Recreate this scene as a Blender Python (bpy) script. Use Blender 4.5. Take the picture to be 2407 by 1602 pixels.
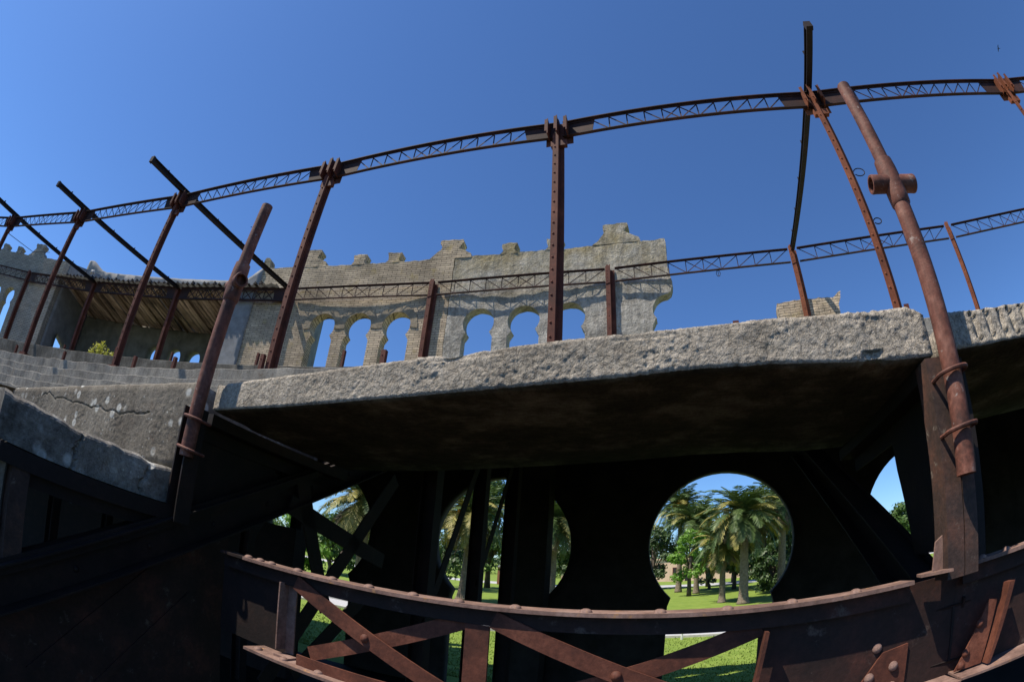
import bpy, bmesh, math, random
import numpy as np
from mathutils import Vector, Matrix, noise
from mathutils.geometry import delaunay_2d_cdt
random.seed(7)
rng = np.random.default_rng(7)
R_ = math.radians
S = bpy.context.scene
for o in list(bpy.data.objects):
    bpy.data.objects.remove(o)

# ------------------------------------------------------------------ camera
# World: the centre of the ring is the origin, the ground is z = 0, +Y is the heading of the camera.
EYE = 3.2
cd = bpy.data.cameras.new('camera')
cam = bpy.data.objects.new('camera', cd)
S.collection.objects.link(cam)
cd.type = 'PANO'
cd.panorama_type = 'FISHEYE_EQUISOLID'
cd.sensor_fit = 'HORIZONTAL'
cd.sensor_width = 24.07
cd.sensor_height = 24.07 * 681 / 1024
cd.fisheye_lens = 11.967
cd.fisheye_fov = math.pi
cd.clip_start = 0.02
cd.clip_end = 3000
right = Vector((.997411, -.030510, .065123))
up = Vector((-.071916, -.423151, .903201))
fwd = Vector((0, .905545, .424249))
cam.matrix_world = Matrix(((right.x, up.x, -fwd.x, 11.8178), (right.y, up.y, -fwd.y, 29.9054),
                           (right.z, up.z, -fwd.z, EYE), (0, 0, 0, 1)))
S.camera = cam

# ------------------------------------------------------------------ sky, sun, exposure
SUN_AZ, SUN_EL = 256.0, 59.0
w = bpy.data.worlds.new('World')
S.world = w
w.use_nodes = True
nt = w.node_tree
bg = nt.nodes['Background']
sky = nt.nodes.new('ShaderNodeTexSky')
sky.sky_type = 'NISHITA'
sky.sun_disc = False
sky.sun_elevation = R_(SUN_EL)
sky.sun_rotation = R_(SUN_AZ)
sky.altitude = 400
sky.air_density = 1.0
sky.dust_density = 0.2
sky.ozone_density = 6.0
tint = nt.nodes.new('ShaderNodeMix')
tint.data_type = 'RGBA'
tint.blend_type = 'MULTIPLY'
tint.inputs[0].default_value = 1.0
tint.inputs[7].default_value = (.61, .79, 1.0, 1)
nt.links.new(sky.outputs[0], tint.inputs[6])
nt.links.new(tint.outputs[2], bg.inputs[0])
bg.inputs[1].default_value = 0.112
ld = bpy.data.lights.new('sun', 'SUN')
ld.energy = 5.0
ld.angle = R_(0.53)
ld.color = (1.0, 0.91, 0.78)
sun = bpy.data.objects.new('sun', ld)
S.collection.objects.link(sun)
sv = Vector((math.sin(R_(SUN_AZ)) * math.cos(R_(SUN_EL)), math.cos(R_(SUN_AZ)) * math.cos(R_(SUN_EL)), math.sin(R_(SUN_EL))))
sun.rotation_euler = sv.to_track_quat('Z', 'Y').to_euler()
sun.location = sv * 60
S.view_settings.view_transform = 'Standard'
S.view_settings.look = 'None'
S.view_settings.exposure = 0.5
S.view_settings.gamma = 1
S.cycles.max_bounces = 8

# ------------------------------------------------------------------ ring geometry
DL = R_(6.480247)
PH = R_(19.237637)
RF, RR, R0 = 37.344, 43.109, 34.0          # inner column row, outer column row, edge of the walkway


def ang(k):
    return PH + DL * (k - 5)


def pt(a, R, z=0.0):
    return Vector((R * math.sin(a), R * math.cos(a), z + EYE))


def P(k, R, z=0.0):                         # point on the ring: bay number, radius, height above the eye
    return pt(ang(k), R, z)


def TH(n):                                  # angle of a raker frame; frame 0 is the left end of the broken bay
    return R_(17.0) + DL * n


# ------------------------------------------------------------------ mesh builder
class MB:
    def __init__(s):
        s.v, s.f, s.uv = [], [], {}

    def add(s, vs, fs, uvs=None):
        b = len(s.v)
        s.v += [tuple(x) for x in vs]
        for i, f in enumerate(fs):
            if uvs is not None:
                s.uv[len(s.f)] = uvs[i]
            s.f.append(tuple(b + j for j in f))
        return s

    def box(s, c, h, M=None):
        c = Vector(c)
        vs = []
        for i in range(8):
            d = Vector((h[0] * (1 if i & 1 else -1), h[1] * (1 if i & 2 else -1), h[2] * (1 if i & 4 else -1)))
            vs.append(c + (M @ d if M else d))
        return s.add(vs, [(0, 2, 3, 1), (4, 5, 7, 6), (0, 1, 5, 4), (2, 6, 7, 3), (0, 4, 6, 2), (1, 3, 7, 5)])

    def lo(s, a, b):                        # box from corner to corner
        a, b = Vector(a), Vector(b)
        h = (b - a) / 2
        return s.box((a + b) / 2, (abs(h.x), abs(h.y), abs(h.z)))

    def bar(s, p, q, wx, wy, up=(0, 0, 1)):  # rectangular bar p->q; wy along the up direction
        p, q = Vector(p), Vector(q)
        d = (q - p)
        L = d.length
        d.normalize()
        u = Vector(up)
        u = u - d * u.dot(d)
        if u.length < 1e-5:
            u = Vector((1, 0, 0)) - d * d.x
        u.normalize()
        x = u.cross(d)
        M = Matrix((x, u, d)).transposed()
        return s.box((p + q) / 2, (wx / 2, wy / 2, L / 2), M)

    def tube(s, pts, r, n=10, cap=True):
        pts = [Vector(p) for p in pts]
        rs = r if isinstance(r, (list, tuple)) else [r] * len(pts)
        rings, prev = [], None
        for i, p in enumerate(pts):
            d = (pts[min(i + 1, len(pts) - 1)] - pts[max(i - 1, 0)]).normalized()
            if prev is None:
                a = Vector((0, 0, 1)) if abs(d.z) < .9 else Vector((1, 0, 0))
                x = d.cross(a).normalized()
            else:
                x = (prev - d * prev.dot(d)).normalized()
            prev = x
            y = d.cross(x)
            rings.append([p + (x * math.cos(2 * math.pi * j / n) + y * math.sin(2 * math.pi * j / n)) * rs[i] for j in range(n)])
        vs = [v for rg in rings for v in rg]
        fs = [(i * n + j, i * n + (j + 1) % n, (i + 1) * n + (j + 1) % n, (i + 1) * n + j) for i in range(len(pts) - 1) for j in range(n)]
        if cap:
            fs += [tuple(range(n))[::-1], tuple((len(pts) - 1) * n + j for j in range(n))]
        return s.add(vs, fs)

    def prism(s, poly, f0, f1):             # polygon in (a, b); f0/f1 map it to the two faces
        n = len(poly)
        vs = [f0(*p) for p in poly] + [f1(*p) for p in poly]
        fs = [tuple(range(n)), tuple(range(2 * n - 1, n - 1, -1))]
        fs += [(i, i + n, (i + 1) % n + n, (i + 1) % n) for i in range(n)]
        return s.add(vs, fs)

    def dome(s, c, r, nrm, n=10, flat=.65):
        nrm = Vector(nrm).normalized()
        a = Vector((0, 0, 1)) if abs(nrm.z) < .9 else Vector((1, 0, 0))
        x = nrm.cross(a).normalized()
        y = nrm.cross(x)
        c = Vector(c)
        vs, m = [], 4
        for i in range(m):
            t = i / m * math.pi / 2
            for j in range(n):
                vs.append(c + (x * math.cos(2 * math.pi * j / n) + y * math.sin(2 * math.pi * j / n)) * r * math.cos(t) + nrm * r * flat * math.sin(t))
        vs.append(c + nrm * r * flat)
        fs = [(i * n + j, i * n + (j + 1) % n, (i + 1) * n + (j + 1) % n, (i + 1) * n + j) for i in range(m - 1) for j in range(n)]
        fs += [((m - 1) * n + j, (m - 1) * n + (j + 1) % n, m * n) for j in range(n)]
        return s.add(vs, fs)


ROOT = {}                                   # object -> (loc, rotz) its mesh coordinates live in


def mesh_of(name, mb, mat, base, world, smooth):
    loc, rz = base
    vs = mb.v
    if world and vs:
        Mi = (Matrix.Translation(loc) @ Matrix.Rotation(rz, 4, 'Z')).inverted()
        vs = [tuple(Mi @ Vector(v)) for v in vs]
    me = bpy.data.meshes.new(name)
    me.from_pydata(vs, [], mb.f)
    if mb.uv:
        ul = me.uv_layers.new(name='UVMap')
        for pi, uvs in mb.uv.items():
            p = me.polygons[pi]
            for li, u in zip(p.loop_indices, uvs):
                ul.data[li].uv = u
    bm = bmesh.new()
    bm.from_mesh(me)
    bmesh.ops.recalc_face_normals(bm, faces=bm.faces)
    bm.to_mesh(me)
    bm.free()
    if smooth:
        me.polygons.foreach_set('use_smooth', [True] * len(me.polygons))
        if smooth == 'auto':
            me.set_sharp_from_angle(angle=R_(40))
    me.materials.append(mat)
    return me


def tag(o, label=None, cat=None, group=None, kind=None):
    if label: o['label'] = label
    if cat: o['category'] = cat
    if group: o['group'] = group
    if kind or cat: o['kind'] = kind or 'thing'
    return o


def thing(name, label, cat, loc, rz=0.0, group=None):
    o = bpy.data.objects.new(name, None)
    S.collection.objects.link(o)
    o.empty_display_size = .2
    o.location = loc
    o.rotation_euler = (0, 0, rz)
    ROOT[o.name] = (Vector(loc), rz)
    return tag(o, label, cat, group)


def part(name, mb, mat, parent, world=False, smooth=False, label=None):
    base = ROOT[parent.name]
    o = bpy.data.objects.new(name, mesh_of(name, mb, mat, base, world, smooth))
    S.collection.objects.link(o)
    o.parent = parent
    ROOT[o.name] = base
    if label: o['label'] = label
    return o


def single(name, mb, mat, label, cat, loc, rz=0.0, group=None, world=False, smooth=False, kind=None):
    base = (Vector(loc), rz)
    o = bpy.data.objects.new(name, mesh_of(name, mb, mat, base, world, smooth))
    S.collection.objects.link(o)
    o.location = loc
    o.rotation_euler = (0, 0, rz)
    ROOT[o.name] = base
    return tag(o, label, cat, group, kind)


def structure(name, mb, mat, smooth=False):
    return single(name, mb, mat, None, None, (0, 0, 0), smooth=smooth, kind='structure')


def copy_tree(o, parent=None):
    c = o.copy()
    S.collection.objects.link(c)
    if parent is not None:
        c.parent = parent
    for ch in list(o.children):
        copy_tree(ch, c)
    return c


def place(o, loc, rz, label, group=None):
    o.location = loc
    o.rotation_euler = (0, 0, rz)
    o['label'] = label
    if group: o['group'] = group
    ROOT[o.name] = (Vector(loc), rz)
    return o


def fbm(p, o=4, sc=1.0):
    return noise.fractal(Vector(p) * sc, 1.0, 2.0, o)


# ------------------------------------------------------------------ materials
def newmat(name):
    m = bpy.data.materials.new(name)
    m.use_nodes = True
    n = m.node_tree
    return m, n, n.nodes['Principled BSDF']


def N(n, t, **kw):
    x = n.nodes.new(t)
    for k, v in kw.items():
        if k in x.inputs.keys():
            x.inputs[k].default_value = v
        else:
            setattr(x, k, v)
    return x


def ramp(n, src, stops):
    r = n.nodes.new('ShaderNodeValToRGB')
    n.links.new(src, r.inputs[0])
    e = r.color_ramp.elements
    while len(e) < len(stops):
        e.new(.5)
    for el, (p, c) in zip(e, stops):
        el.position = p
        el.color = (c, c, c, 1) if not isinstance(c, tuple) else (*c, 1)
    return r.outputs[0]


def mix(n, fac, a, b, mode='MIX'):
    m = n.nodes.new('ShaderNodeMix')
    m.data_type = 'RGBA'
    m.blend_type = mode
    for i, v in ((0, fac), (6, a), (7, b)):
        if hasattr(v, 'is_linked'):
            n.links.new(v, m.inputs[i])
        else:
            m.inputs[i].default_value = v if i == 0 else (*v, 1)
    return m.outputs[2]


def noi(n, vec, scale, detail=6, rough=.6, dist=0.0):
    x = N(n, 'ShaderNodeTexNoise', Scale=scale, Detail=detail, Roughness=rough, Distortion=dist)
    if vec is not None:
        n.links.new(vec, x.inputs['Vector'])
    return x.outputs[0]


def coords(n, kind='Object', scale=None):
    c = n.nodes.new('ShaderNodeTexCoord').outputs[kind]
    if scale:
        m = n.nodes.new('ShaderNodeMapping')
        m.inputs['Scale'].default_value = scale
        n.links.new(c, m.inputs[0])
        c = m.outputs[0]
    return c


def bump(n, b, h, strength=.5, dist=.02, prev=None):
    x = N(n, 'ShaderNodeBump', Strength=strength, Distance=dist)
    n.links.new(h, x.inputs['Height'])
    if prev is not None:
        n.links.new(prev, x.inputs['Normal'])
    n.links.new(x.outputs[0], b.inputs['Normal'])
    return x.outputs[0]


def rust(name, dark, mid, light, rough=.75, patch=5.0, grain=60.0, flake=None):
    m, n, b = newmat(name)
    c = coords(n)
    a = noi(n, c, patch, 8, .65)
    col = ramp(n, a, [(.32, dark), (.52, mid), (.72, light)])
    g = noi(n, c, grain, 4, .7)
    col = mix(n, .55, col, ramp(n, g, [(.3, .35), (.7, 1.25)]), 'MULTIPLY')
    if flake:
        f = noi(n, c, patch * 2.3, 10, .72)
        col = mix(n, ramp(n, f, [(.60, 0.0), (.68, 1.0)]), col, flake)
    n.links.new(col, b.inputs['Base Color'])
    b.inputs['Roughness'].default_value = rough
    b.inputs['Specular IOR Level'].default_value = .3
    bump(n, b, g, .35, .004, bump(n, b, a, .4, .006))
    return m


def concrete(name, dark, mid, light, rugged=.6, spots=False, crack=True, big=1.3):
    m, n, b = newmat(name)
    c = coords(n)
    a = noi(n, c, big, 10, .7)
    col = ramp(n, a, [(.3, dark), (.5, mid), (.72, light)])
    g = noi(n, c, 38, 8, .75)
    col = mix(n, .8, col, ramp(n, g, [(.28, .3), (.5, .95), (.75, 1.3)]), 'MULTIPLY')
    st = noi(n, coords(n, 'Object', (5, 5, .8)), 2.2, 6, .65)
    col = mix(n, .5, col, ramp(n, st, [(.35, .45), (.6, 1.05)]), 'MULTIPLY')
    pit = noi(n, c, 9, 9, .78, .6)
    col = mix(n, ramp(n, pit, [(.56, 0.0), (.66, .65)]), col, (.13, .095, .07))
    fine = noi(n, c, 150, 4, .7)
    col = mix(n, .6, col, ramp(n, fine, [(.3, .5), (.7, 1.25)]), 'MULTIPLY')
    h = g
    if spots:
        v = N(n, 'ShaderNodeTexVoronoi', Scale=8.5, Randomness=1.0)
        n.links.new(c, v.inputs['Vector'])
        pick = ramp(n, noi(n, c, 1.7, 4), [(.46, 0.0), (.54, 1.0)])
        ring = ramp(n, v.outputs['Distance'], [(.12, .55), (.22, .9), (.28, .5), (.36, .0)])
        col = mix(n, mix(n, 1.0, ring, pick, 'MULTIPLY'), col, (.52, .52, .48))
        v2 = N(n, 'ShaderNodeTexVoronoi', Scale=24.0)
        n.links.new(c, v2.inputs['Vector'])
        col = mix(n, mix(n, 1.0, ramp(n, v2.outputs['Distance'], [(.12, .8), (.22, .0)]), ramp(n, noi(n, c, 3.1, 3), [(.5, 0.0), (.6, 1.0)]), 'MULTIPLY'), col, (.45, .45, .41))
    if crack:
        d = N(n, 'ShaderNodeTexVoronoi', Scale=26.0, feature='DISTANCE_TO_EDGE')
        wv = N(n, 'ShaderNodeVectorMath', operation='ADD')
        nc = N(n, 'ShaderNodeTexNoise', Scale=14.0, Detail=5.0)
        n.links.new(c, nc.inputs['Vector'])
        sc = N(n, 'ShaderNodeVectorMath', operation='SCALE', Scale=.10)
        n.links.new(nc.outputs['Color'], sc.inputs[0])
        n.links.new(c, wv.inputs[0])
        n.links.new(sc.outputs[0], wv.inputs[1])
        n.links.new(wv.outputs[0], d.inputs['Vector'])
        e = ramp(n, d.outputs['Distance'], [(.0, .0), (.10, 1.0)])
        col = mix(n, .45, col, ramp(n, d.outputs['Distance'], [(.0, .3), (.06, 1.0)]), 'MULTIPLY')
        h2 = bump(n, b, e, .5, .008)
        bump(n, b, g, rugged, .02, h2)
    else:
        bump(n, b, g, rugged, .012)
    n.links.new(col, b.inputs['Base Color'])
    b.inputs['Roughness'].default_value = .95
    b.inputs['Specular IOR Level'].default_value = .15
    return m


def brickmat(name, c1, c2, mortar, stain=.8, ochre=True):
    m, n, b = newmat(name)
    uv = coords(n, 'UV')
    nz = N(n, 'ShaderNodeTexNoise', Scale=3.0, Detail=4.0)
    n.links.new(uv, nz.inputs['Vector'])
    sc = N(n, 'ShaderNodeVectorMath', operation='SCALE', Scale=.07)
    n.links.new(nz.outputs['Color'], sc.inputs[0])
    wv = N(n, 'ShaderNodeVectorMath', operation='ADD')
    n.links.new(uv, wv.inputs[0])
    n.links.new(sc.outputs[0], wv.inputs[1])
    k = N(n, 'ShaderNodeTexBrick', Scale=1.0)
    n.links.new(wv.outputs[0], k.inputs['Vector'])
    k.inputs['Color1'].default_value = (*c1, 1)
    k.inputs['Color2'].default_value = (*c2, 1)
    k.inputs['Mortar'].default_value = (*mortar, 1)
    k.inputs['Mortar Size'].default_value = .011
    k.inputs['Mortar Smooth'].default_value = .35
    k.inputs['Brick Width'].default_value = .30
    k.inputs['Row Height'].default_value = .072
    col = k.outputs[0]
    g = noi(n, uv, 26, 8, .75)
    col = mix(n, .7, col, ramp(n, g, [(.3, .45), (.7, 1.25)]), 'MULTIPLY')
    s = noi(n, uv, .8, 9, .72)
    col = mix(n, stain, col, ramp(n, s, [(.34, .38), (.6, 1.05)]), 'MULTIPLY')
    if ochre:
        col = mix(n, ramp(n, noi(n, uv, 2.1, 8, .7), [(.56, 0.0), (.66, .6)]), col, (.30, .235, .10))
    n.links.new(col, b.inputs['Base Color'])
    b.inputs['Roughness'].default_value = .95
    b.inputs['Specular IOR Level'].default_value = .1
    hh = bump(n, b, k.outputs[1], -.75, .02)
    bump(n, b, g, .5, .02, hh)
    return m


def plastermat(name):
    m, n, b = newmat(name)
    c = coords(n)
    uv = coords(n, 'UV')
    a = noi(n, c, 1.2, 9, .68)
    col = ramp(n, a, [(.3, (.27, .255, .225)), (.5, (.50, .475, .42)), (.7, (.66, .63, .56))])
    y = noi(n, uv, .9, 8, .7)
    zz = N(n, 'ShaderNodeSeparateXYZ')
    n.links.new(uv, zz.inputs[0])
    mr = N(n, 'ShaderNodeMapRange')
    mr.inputs[1].default_value, mr.inputs[2].default_value = 6.3, 8.2
    n.links.new(zz.outputs[1], mr.inputs[0])
    ad = N(n, 'ShaderNodeMath', operation='MULTIPLY')
    n.links.new(mr.outputs[0], ad.inputs[0])
    n.links.new(ramp(n, y, [(.36, 0.0), (.62, .9)]), ad.inputs[1])
    col = mix(n, ad.outputs[0], col, (.40, .325, .17))
    g = noi(n, c, 12, 9, .78)
    col = mix(n, .75, col, ramp(n, g, [(.3, .4), (.72, 1.25)]), 'MULTIPLY')
    st = noi(n, coords(n, 'UV', (4, .7, 1)), 1.6, 7, .7)
    col = mix(n, .6, col, ramp(n, st, [(.36, .4), (.6, 1.05)]), 'MULTIPLY')
    n.links.new(col, b.inputs['Base Color'])
    b.inputs['Roughness'].default_value = .95
    b.inputs['Specular IOR Level'].default_value = .1
    bump(n, b, g, 1.0, .05, bump(n, b, a, .9, .2))
    return m


def leafmat(name, a, b_, trans=.25, scale=1.2):
    m, n, b = newmat(name)
    c = coords(n)
    r = N(n, 'ShaderNodeObjectInfo')
    col = ramp(n, noi(n, c, scale, 5, .7), [(.35, a), (.65, b_)])
    n.links.new(col, b.inputs['Base Color'])
    b.inputs['Roughness'].default_value = .55
    tr = N(n, 'ShaderNodeBsdfTranslucent')
    n.links.new(col, tr.inputs[0])
    ms = N(n, 'ShaderNodeMixShader')
    ms.inputs[0].default_value = trans
    out = n.nodes['Material Output']
    n.links.new(b.outputs[0], ms.inputs[1])
    n.links.new(tr.outputs[0], ms.inputs[2])
    n.links.new(ms.outputs[0], out.inputs[0])
    return m


def plain(name, a, b_, scale=4.0, rough=.9, bs=.3, bd=.02):
    m, n, b = newmat(name)
    c = coords(n)
    x = noi(n, c, scale, 8, .7)
    n.links.new(ramp(n, x, [(.33, a), (.67, b_)]), b.inputs['Base Color'])
    b.inputs['Roughness'].default_value = rough
    b.inputs['Specular IOR Level'].default_value = .2
    bump(n, b, x, bs, bd)
    return m


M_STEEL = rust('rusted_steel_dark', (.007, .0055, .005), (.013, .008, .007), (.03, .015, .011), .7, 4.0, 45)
M_TRUSS = rust('rusted_truss', (.015, .008, .007), (.036, .014, .012), (.09, .032, .022), .75, 1.6, 30)
M_COLUMN = rust('rusted_column', (.04, .014, .010), (.105, .030, .018), (.19, .062, .036), .75, 1.5, 26)
M_COLUMN2 = rust('rusted_column_orange', (.07, .022, .011), (.20, .060, .024), (.30, .105, .045), .75, 1.5, 26)
M_PIPE = rust('rusted_pipe', (.05, .022, .016), (.15, .055, .036), (.26, .13, .095), .7, 7.0, 55, (.30, .25, .22))
M_FLANGE = rust('rusted_flange', (.11, .066, .052), (.21, .13, .105), (.32, .22, .185), .8, 6.0, 50, (.36, .19, .07))
M_POST = rust('rusted_post', (.025, .017, .014), (.055, .034, .027), (.12, .055, .036), .7, 6.0, 60, (.17, .14, .11))
M_BRACE = rust('rusted_brace', (.04, .015, .010), (.115, .038, .022), (.20, .075, .045), .7, 4.0, 45)
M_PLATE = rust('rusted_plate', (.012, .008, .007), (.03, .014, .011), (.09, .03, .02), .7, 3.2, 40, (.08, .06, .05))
M_SLAB = concrete('broken_concrete', (.25, .215, .17), (.51, .45, .365), (.70, .63, .53), .9)
M_SOFFIT = concrete('shaded_soffit', (.035, .032, .023), (.09, .082, .06), (.34, .31, .24), .9, False, False, 2.4)
M_LICHEN = concrete('lichen_concrete', (.085, .073, .058), (.18, .16, .13), (.29, .265, .22), .7, True, False)
M_SLABD = concrete('grey_concrete', (.10, .09, .077), (.26, .24, .208), (.48, .455, .40), .8, True, False, 3.6)
M_PARAPET = concrete('stained_parapet', (.05, .047, .04), (.15, .14, .12), (.30, .285, .25), .6, False, False, 1.6)
M_STEP = concrete('step_concrete', (.14, .13, .115), (.26, .245, .215), (.40, .38, .335), .6, False, False, 1.5)
M_BRICK = brickmat('weathered_brick', (.68, .55, .39), (.48, .395, .285), (.20, .165, .125))
M_BRICKG = brickmat('grey_brick', (.44, .405, .345), (.34, .31, .265), (.17, .155, .13), .5, False)
M_PLASTER = plastermat('old_plaster')
M_STONE = plain('mossy_stone', (.13, .115, .075), (.31, .28, .20), 6.0, .95, .8, .05)
M_VOUSS = plain('voussoir', (.19, .16, .115), (.36, .30, .215), 7.0, .95, .7, .03)
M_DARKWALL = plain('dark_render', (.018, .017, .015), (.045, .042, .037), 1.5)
M_BOXWALL = plain('box_render', (.10, .095, .08), (.22, .205, .175), 1.5)
M_GREYWALL = plain('grey_render', (.15, .155, .16), (.27, .275, .28), 1.8)
M_WOOD = plain('ceiling_boards', (.10, .065, .04), (.29, .21, .135), 2.2, .85, .3, .01)
M_ROOF = plain('fibre_roof', (.28, .29, .30), (.42, .43, .44), 3.0)
M_GRASS = plain('grass', (.12, .19, .026), (.20, .27, .05), 1.1, .95, .8, .05)
M_BLADE = leafmat('grass_blades', (.13, .20, .028), (.23, .30, .06), .2, 2.0)
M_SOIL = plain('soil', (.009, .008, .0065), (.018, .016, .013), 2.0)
M_ROAD = plain('road', (.34, .34, .35), (.46, .46, .47), 8.0)
M_KERB = plain('kerb', (.40, .40, .37), (.5, .5, .47), 8.0)
M_TRUNK = plain('palm_trunk', (.13, .10, .075), (.27, .22, .17), 7.0, .95, .9, .06)
M_BARK = plain('bark', (.045, .036, .028), (.12, .10, .08), 5.0)
M_FROND = leafmat('palm_frond', (.035, .07, .016), (.11, .165, .045), .12, 2.5)
M_FROND2 = leafmat('palm_frond_yellow', (.13, .14, .03), (.34, .29, .075), .1, 2.5)
M_DEAD = leafmat('dead_frond', (.08, .058, .032), (.24, .18, .10), .1, 3.0)
M_FRUIT = plain('palm_fruit', (.62, .20, .015), (.80, .34, .03), 9.0)
M_LEAF_D = leafmat('leaf_dark', (.02, .05, .012), (.06, .11, .025), .2)
M_LEAF_M = leafmat('leaf_mid', (.05, .105, .02), (.10, .18, .04), .25)
M_LEAF_B = leafmat('leaf_bright', (.10, .24, .02), (.20, .37, .05), .35)
M_LEAF_G = leafmat('leaf_grey_green', (.06, .12, .06), (.13, .21, .12), .2)
M_LEAF_Y = leafmat('leaf_yellow', (.32, .36, .03), (.52, .50, .07), .35, 4.0)
M_PINK = plain('pink_render', (.62, .44, .32), (.72, .53, .40), 1.2)
M_WINDOW = plain('dark_window', (.02, .02, .025), (.06, .05, .05), 2.0, .3)
M_WINFR = plain('window_frame', (.16, .045, .04), (.2, .06, .05), 3.0)
M_REDTILE = plain('red_tile', (.25, .09, .05), (.35, .14, .08), 5.0)
M_BRICKRED = plain('red_brick', (.33, .13, .08), (.45, .2, .13), 6.0)
M_WHITE = plain('white_paint', (.7, .7, .68), (.8, .8, .78), 6.0)
M_FEATHER = plain('dark_feathers', (.015, .015, .018), (.03, .03, .032), 20.0)

# ------------------------------------------------------------------ ground, roads


def ring_strip(r0, r1, a0, a1, n, z):
    mb = MB()
    vs = []
    for i in range(n + 1):
        a = a0 + (a1 - a0) * i / n
        for r in (r0, r1):
            vs.append((r * math.sin(a), r * math.cos(a), z))
    return mb.add(vs, [(2 * i, 2 * i + 1, 2 * i + 3, 2 * i + 2) for i in range(n)])


g = MB()
g.add([(-1500, -1500, 0), (1500, -1500, 0), (1500, 1500, 0), (-1500, 1500, 0)], [(0, 1, 2, 3)])
structure('ground', g, M_GRASS)
structure('soil', ring_strip(0.01, 43.2, 0, 2 * math.pi, 96, .004), M_SOIL)
structure('road', ring_strip(54.0, 57.0, R_(-60), R_(95), 90, .004), M_ROAD)
kb = MB()
for r in (53.86, 57.0):
    n = 90
    vs = []
    for i in range(n + 1):
        a = R_(-60) + R_(155) * i / n
        for rr_, z in ((r, 0), (r, .1), (r + .14, .1), (r + .14, 0)):
            vs.append((rr_ * math.sin(a), rr_ * math.cos(a), z))
    kb.add(vs, [(4 * i + j, 4 * i + j + 1, 4 * i + j + 5, 4 * i + j + 4) for i in range(n) for j in range(3)])
structure('kerb', kb, M_KERB)
structure('street', ring_strip(104, 112, R_(-50), R_(80), 60, .004), M_ROAD)

# short grass seen through the arches: countless, one object
gb = MB()
for i in range(26000):
    a = ang(random.uniform(2.6, 7.4))
    r = 44.3 + 10 * random.random() ** 1.6
    p = Vector((r * math.sin(a), r * math.cos(a), 0))
    t = random.uniform(0, 2 * math.pi)
    d = Vector((math.cos(t), math.sin(t), 0)) * random.uniform(.012, .03)
    h = random.uniform(.03, .075)
    q = p + Vector((random.uniform(-.03, .03), random.uniform(-.03, .03), h))
    gb.add([p - d, p + d, q], [(0, 1, 2)])
single('grass', gb, M_BLADE, 'short green lawn grass outside the arched wall', 'grass', (0, 0, 0), kind='stuff')

# ------------------------------------------------------------------ panels with openings (walls)


def inside(poly, X, Y):
    r = np.zeros(len(X), bool)
    n = len(poly)
    j = n - 1
    for i in range(n):
        xi, yi = poly[i]
        xj, yj = poly[j]
        if yi != yj:
            c = ((yi > Y) != (yj > Y)) & (X < (xj - xi) * (Y - yi) / (yj - yi) + xi)
            r ^= c
        j = i
    return r


def resample(poly, step):
    o = []
    n = len(poly)
    for i in range(n):
        a, b = np.array(poly[i]), np.array(poly[(i + 1) % n])
        m = max(1, int(np.ceil(np.linalg.norm(b - a) / step)))
        for t in range(m):
            o.append(tuple(a + (b - a) * t / m))
    return o


def panel(mb, outer, holes, step, front, back, jit=0.0, top_only=None):
    """Wall sheet with openings: outline in (s, z); front/back map (s, z) to space. UV = (s, z)."""
    outer = resample(outer, step)
    if jit:
        outer = [(s + jit * fbm((s * 3, z * 3, 1)), z + (jit * 1.3 * fbm((s * 4, z * 4, 5)) if top_only is None or z > top_only else 0)) for s, z in outer]
    holes = [resample(h, step * .6) for h in holes]
    xs = [p[0] for p in outer]
    ys = [p[1] for p in outer]
    gx, gy = np.meshgrid(np.arange(min(xs) + step / 2, max(xs), step), np.arange(min(ys) + step / 2, max(ys), step))
    gx = gx.ravel() + rng.uniform(-.2, .2, gx.size) * step
    gy = gy.ravel() + rng.uniform(-.2, .2, gy.size) * step
    ok = inside(outer, gx, gy)
    for h in holes:
        ok &= ~inside(h, gx, gy)
    bnd = np.array(outer + [p for h in holes for p in h])
    if ok.any():
        idx = np.where(ok)[0]
        dm = np.min((gx[idx, None] - bnd[None, :, 0]) ** 2 + (gy[idx, None] - bnd[None, :, 1]) ** 2, axis=1)
        ok[idx[dm < (step * .35) ** 2]] = False
    vs = [Vector(p) for p in bnd] + [Vector((x, y)) for x, y in zip(gx[ok], gy[ok])]
    es, b = [], 0
    for L in [outer] + holes:
        n = len(L)
        es += [(b + i, b + (i + 1) % n) for i in range(n)]
        b += n
    v2, _, f2, *_r = delaunay_2d_cdt(vs, es, [], 0, 1e-5)
    v2 = np.array([(v.x, v.y) for v in v2])
    f2 = np.array([f for f in f2 if len(f) == 3])
    cen = v2[f2].mean(axis=1)
    k = inside(outer, cen[:, 0], cen[:, 1])
    for h in holes:
        k &= ~inside(h, cen[:, 0], cen[:, 1])
    f2 = f2[k]
    n = len(v2)
    V = [front(s, z) for s, z in v2] + [back(s, z) for s, z in v2]
    F, U, cnt = [], [], {}
    for f in f2:
        F.append(tuple(int(i) for i in f))
        U.append([tuple(v2[i]) for i in f])
        F.append(tuple(int(i) + n for i in f[::-1]))
        U.append([tuple(v2[i]) for i in f[::-1]])
        for i in range(3):
            e = (int(f[i]), int(f[(i + 1) % 3]))
            if e[::-1] in cnt:
                cnt.pop(e[::-1])
            else:
                cnt[e] = 1
    for a, c in cnt:
        F.append((a, a + n, c + n, c))
        sa, sc_ = v2[a], v2[c]
        U.append([tuple(sa), (sa[0] + .3, sa[1] + .05), (sc_[0] + .3, sc_[1] + .05), tuple(sc_)])
    return mb.add(V, F, U)


RW0, RW1 = 43.21, 43.57                     # inner and outer face of the outer wall
SB = RW0 * DL                               # metres of wall per bay


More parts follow.
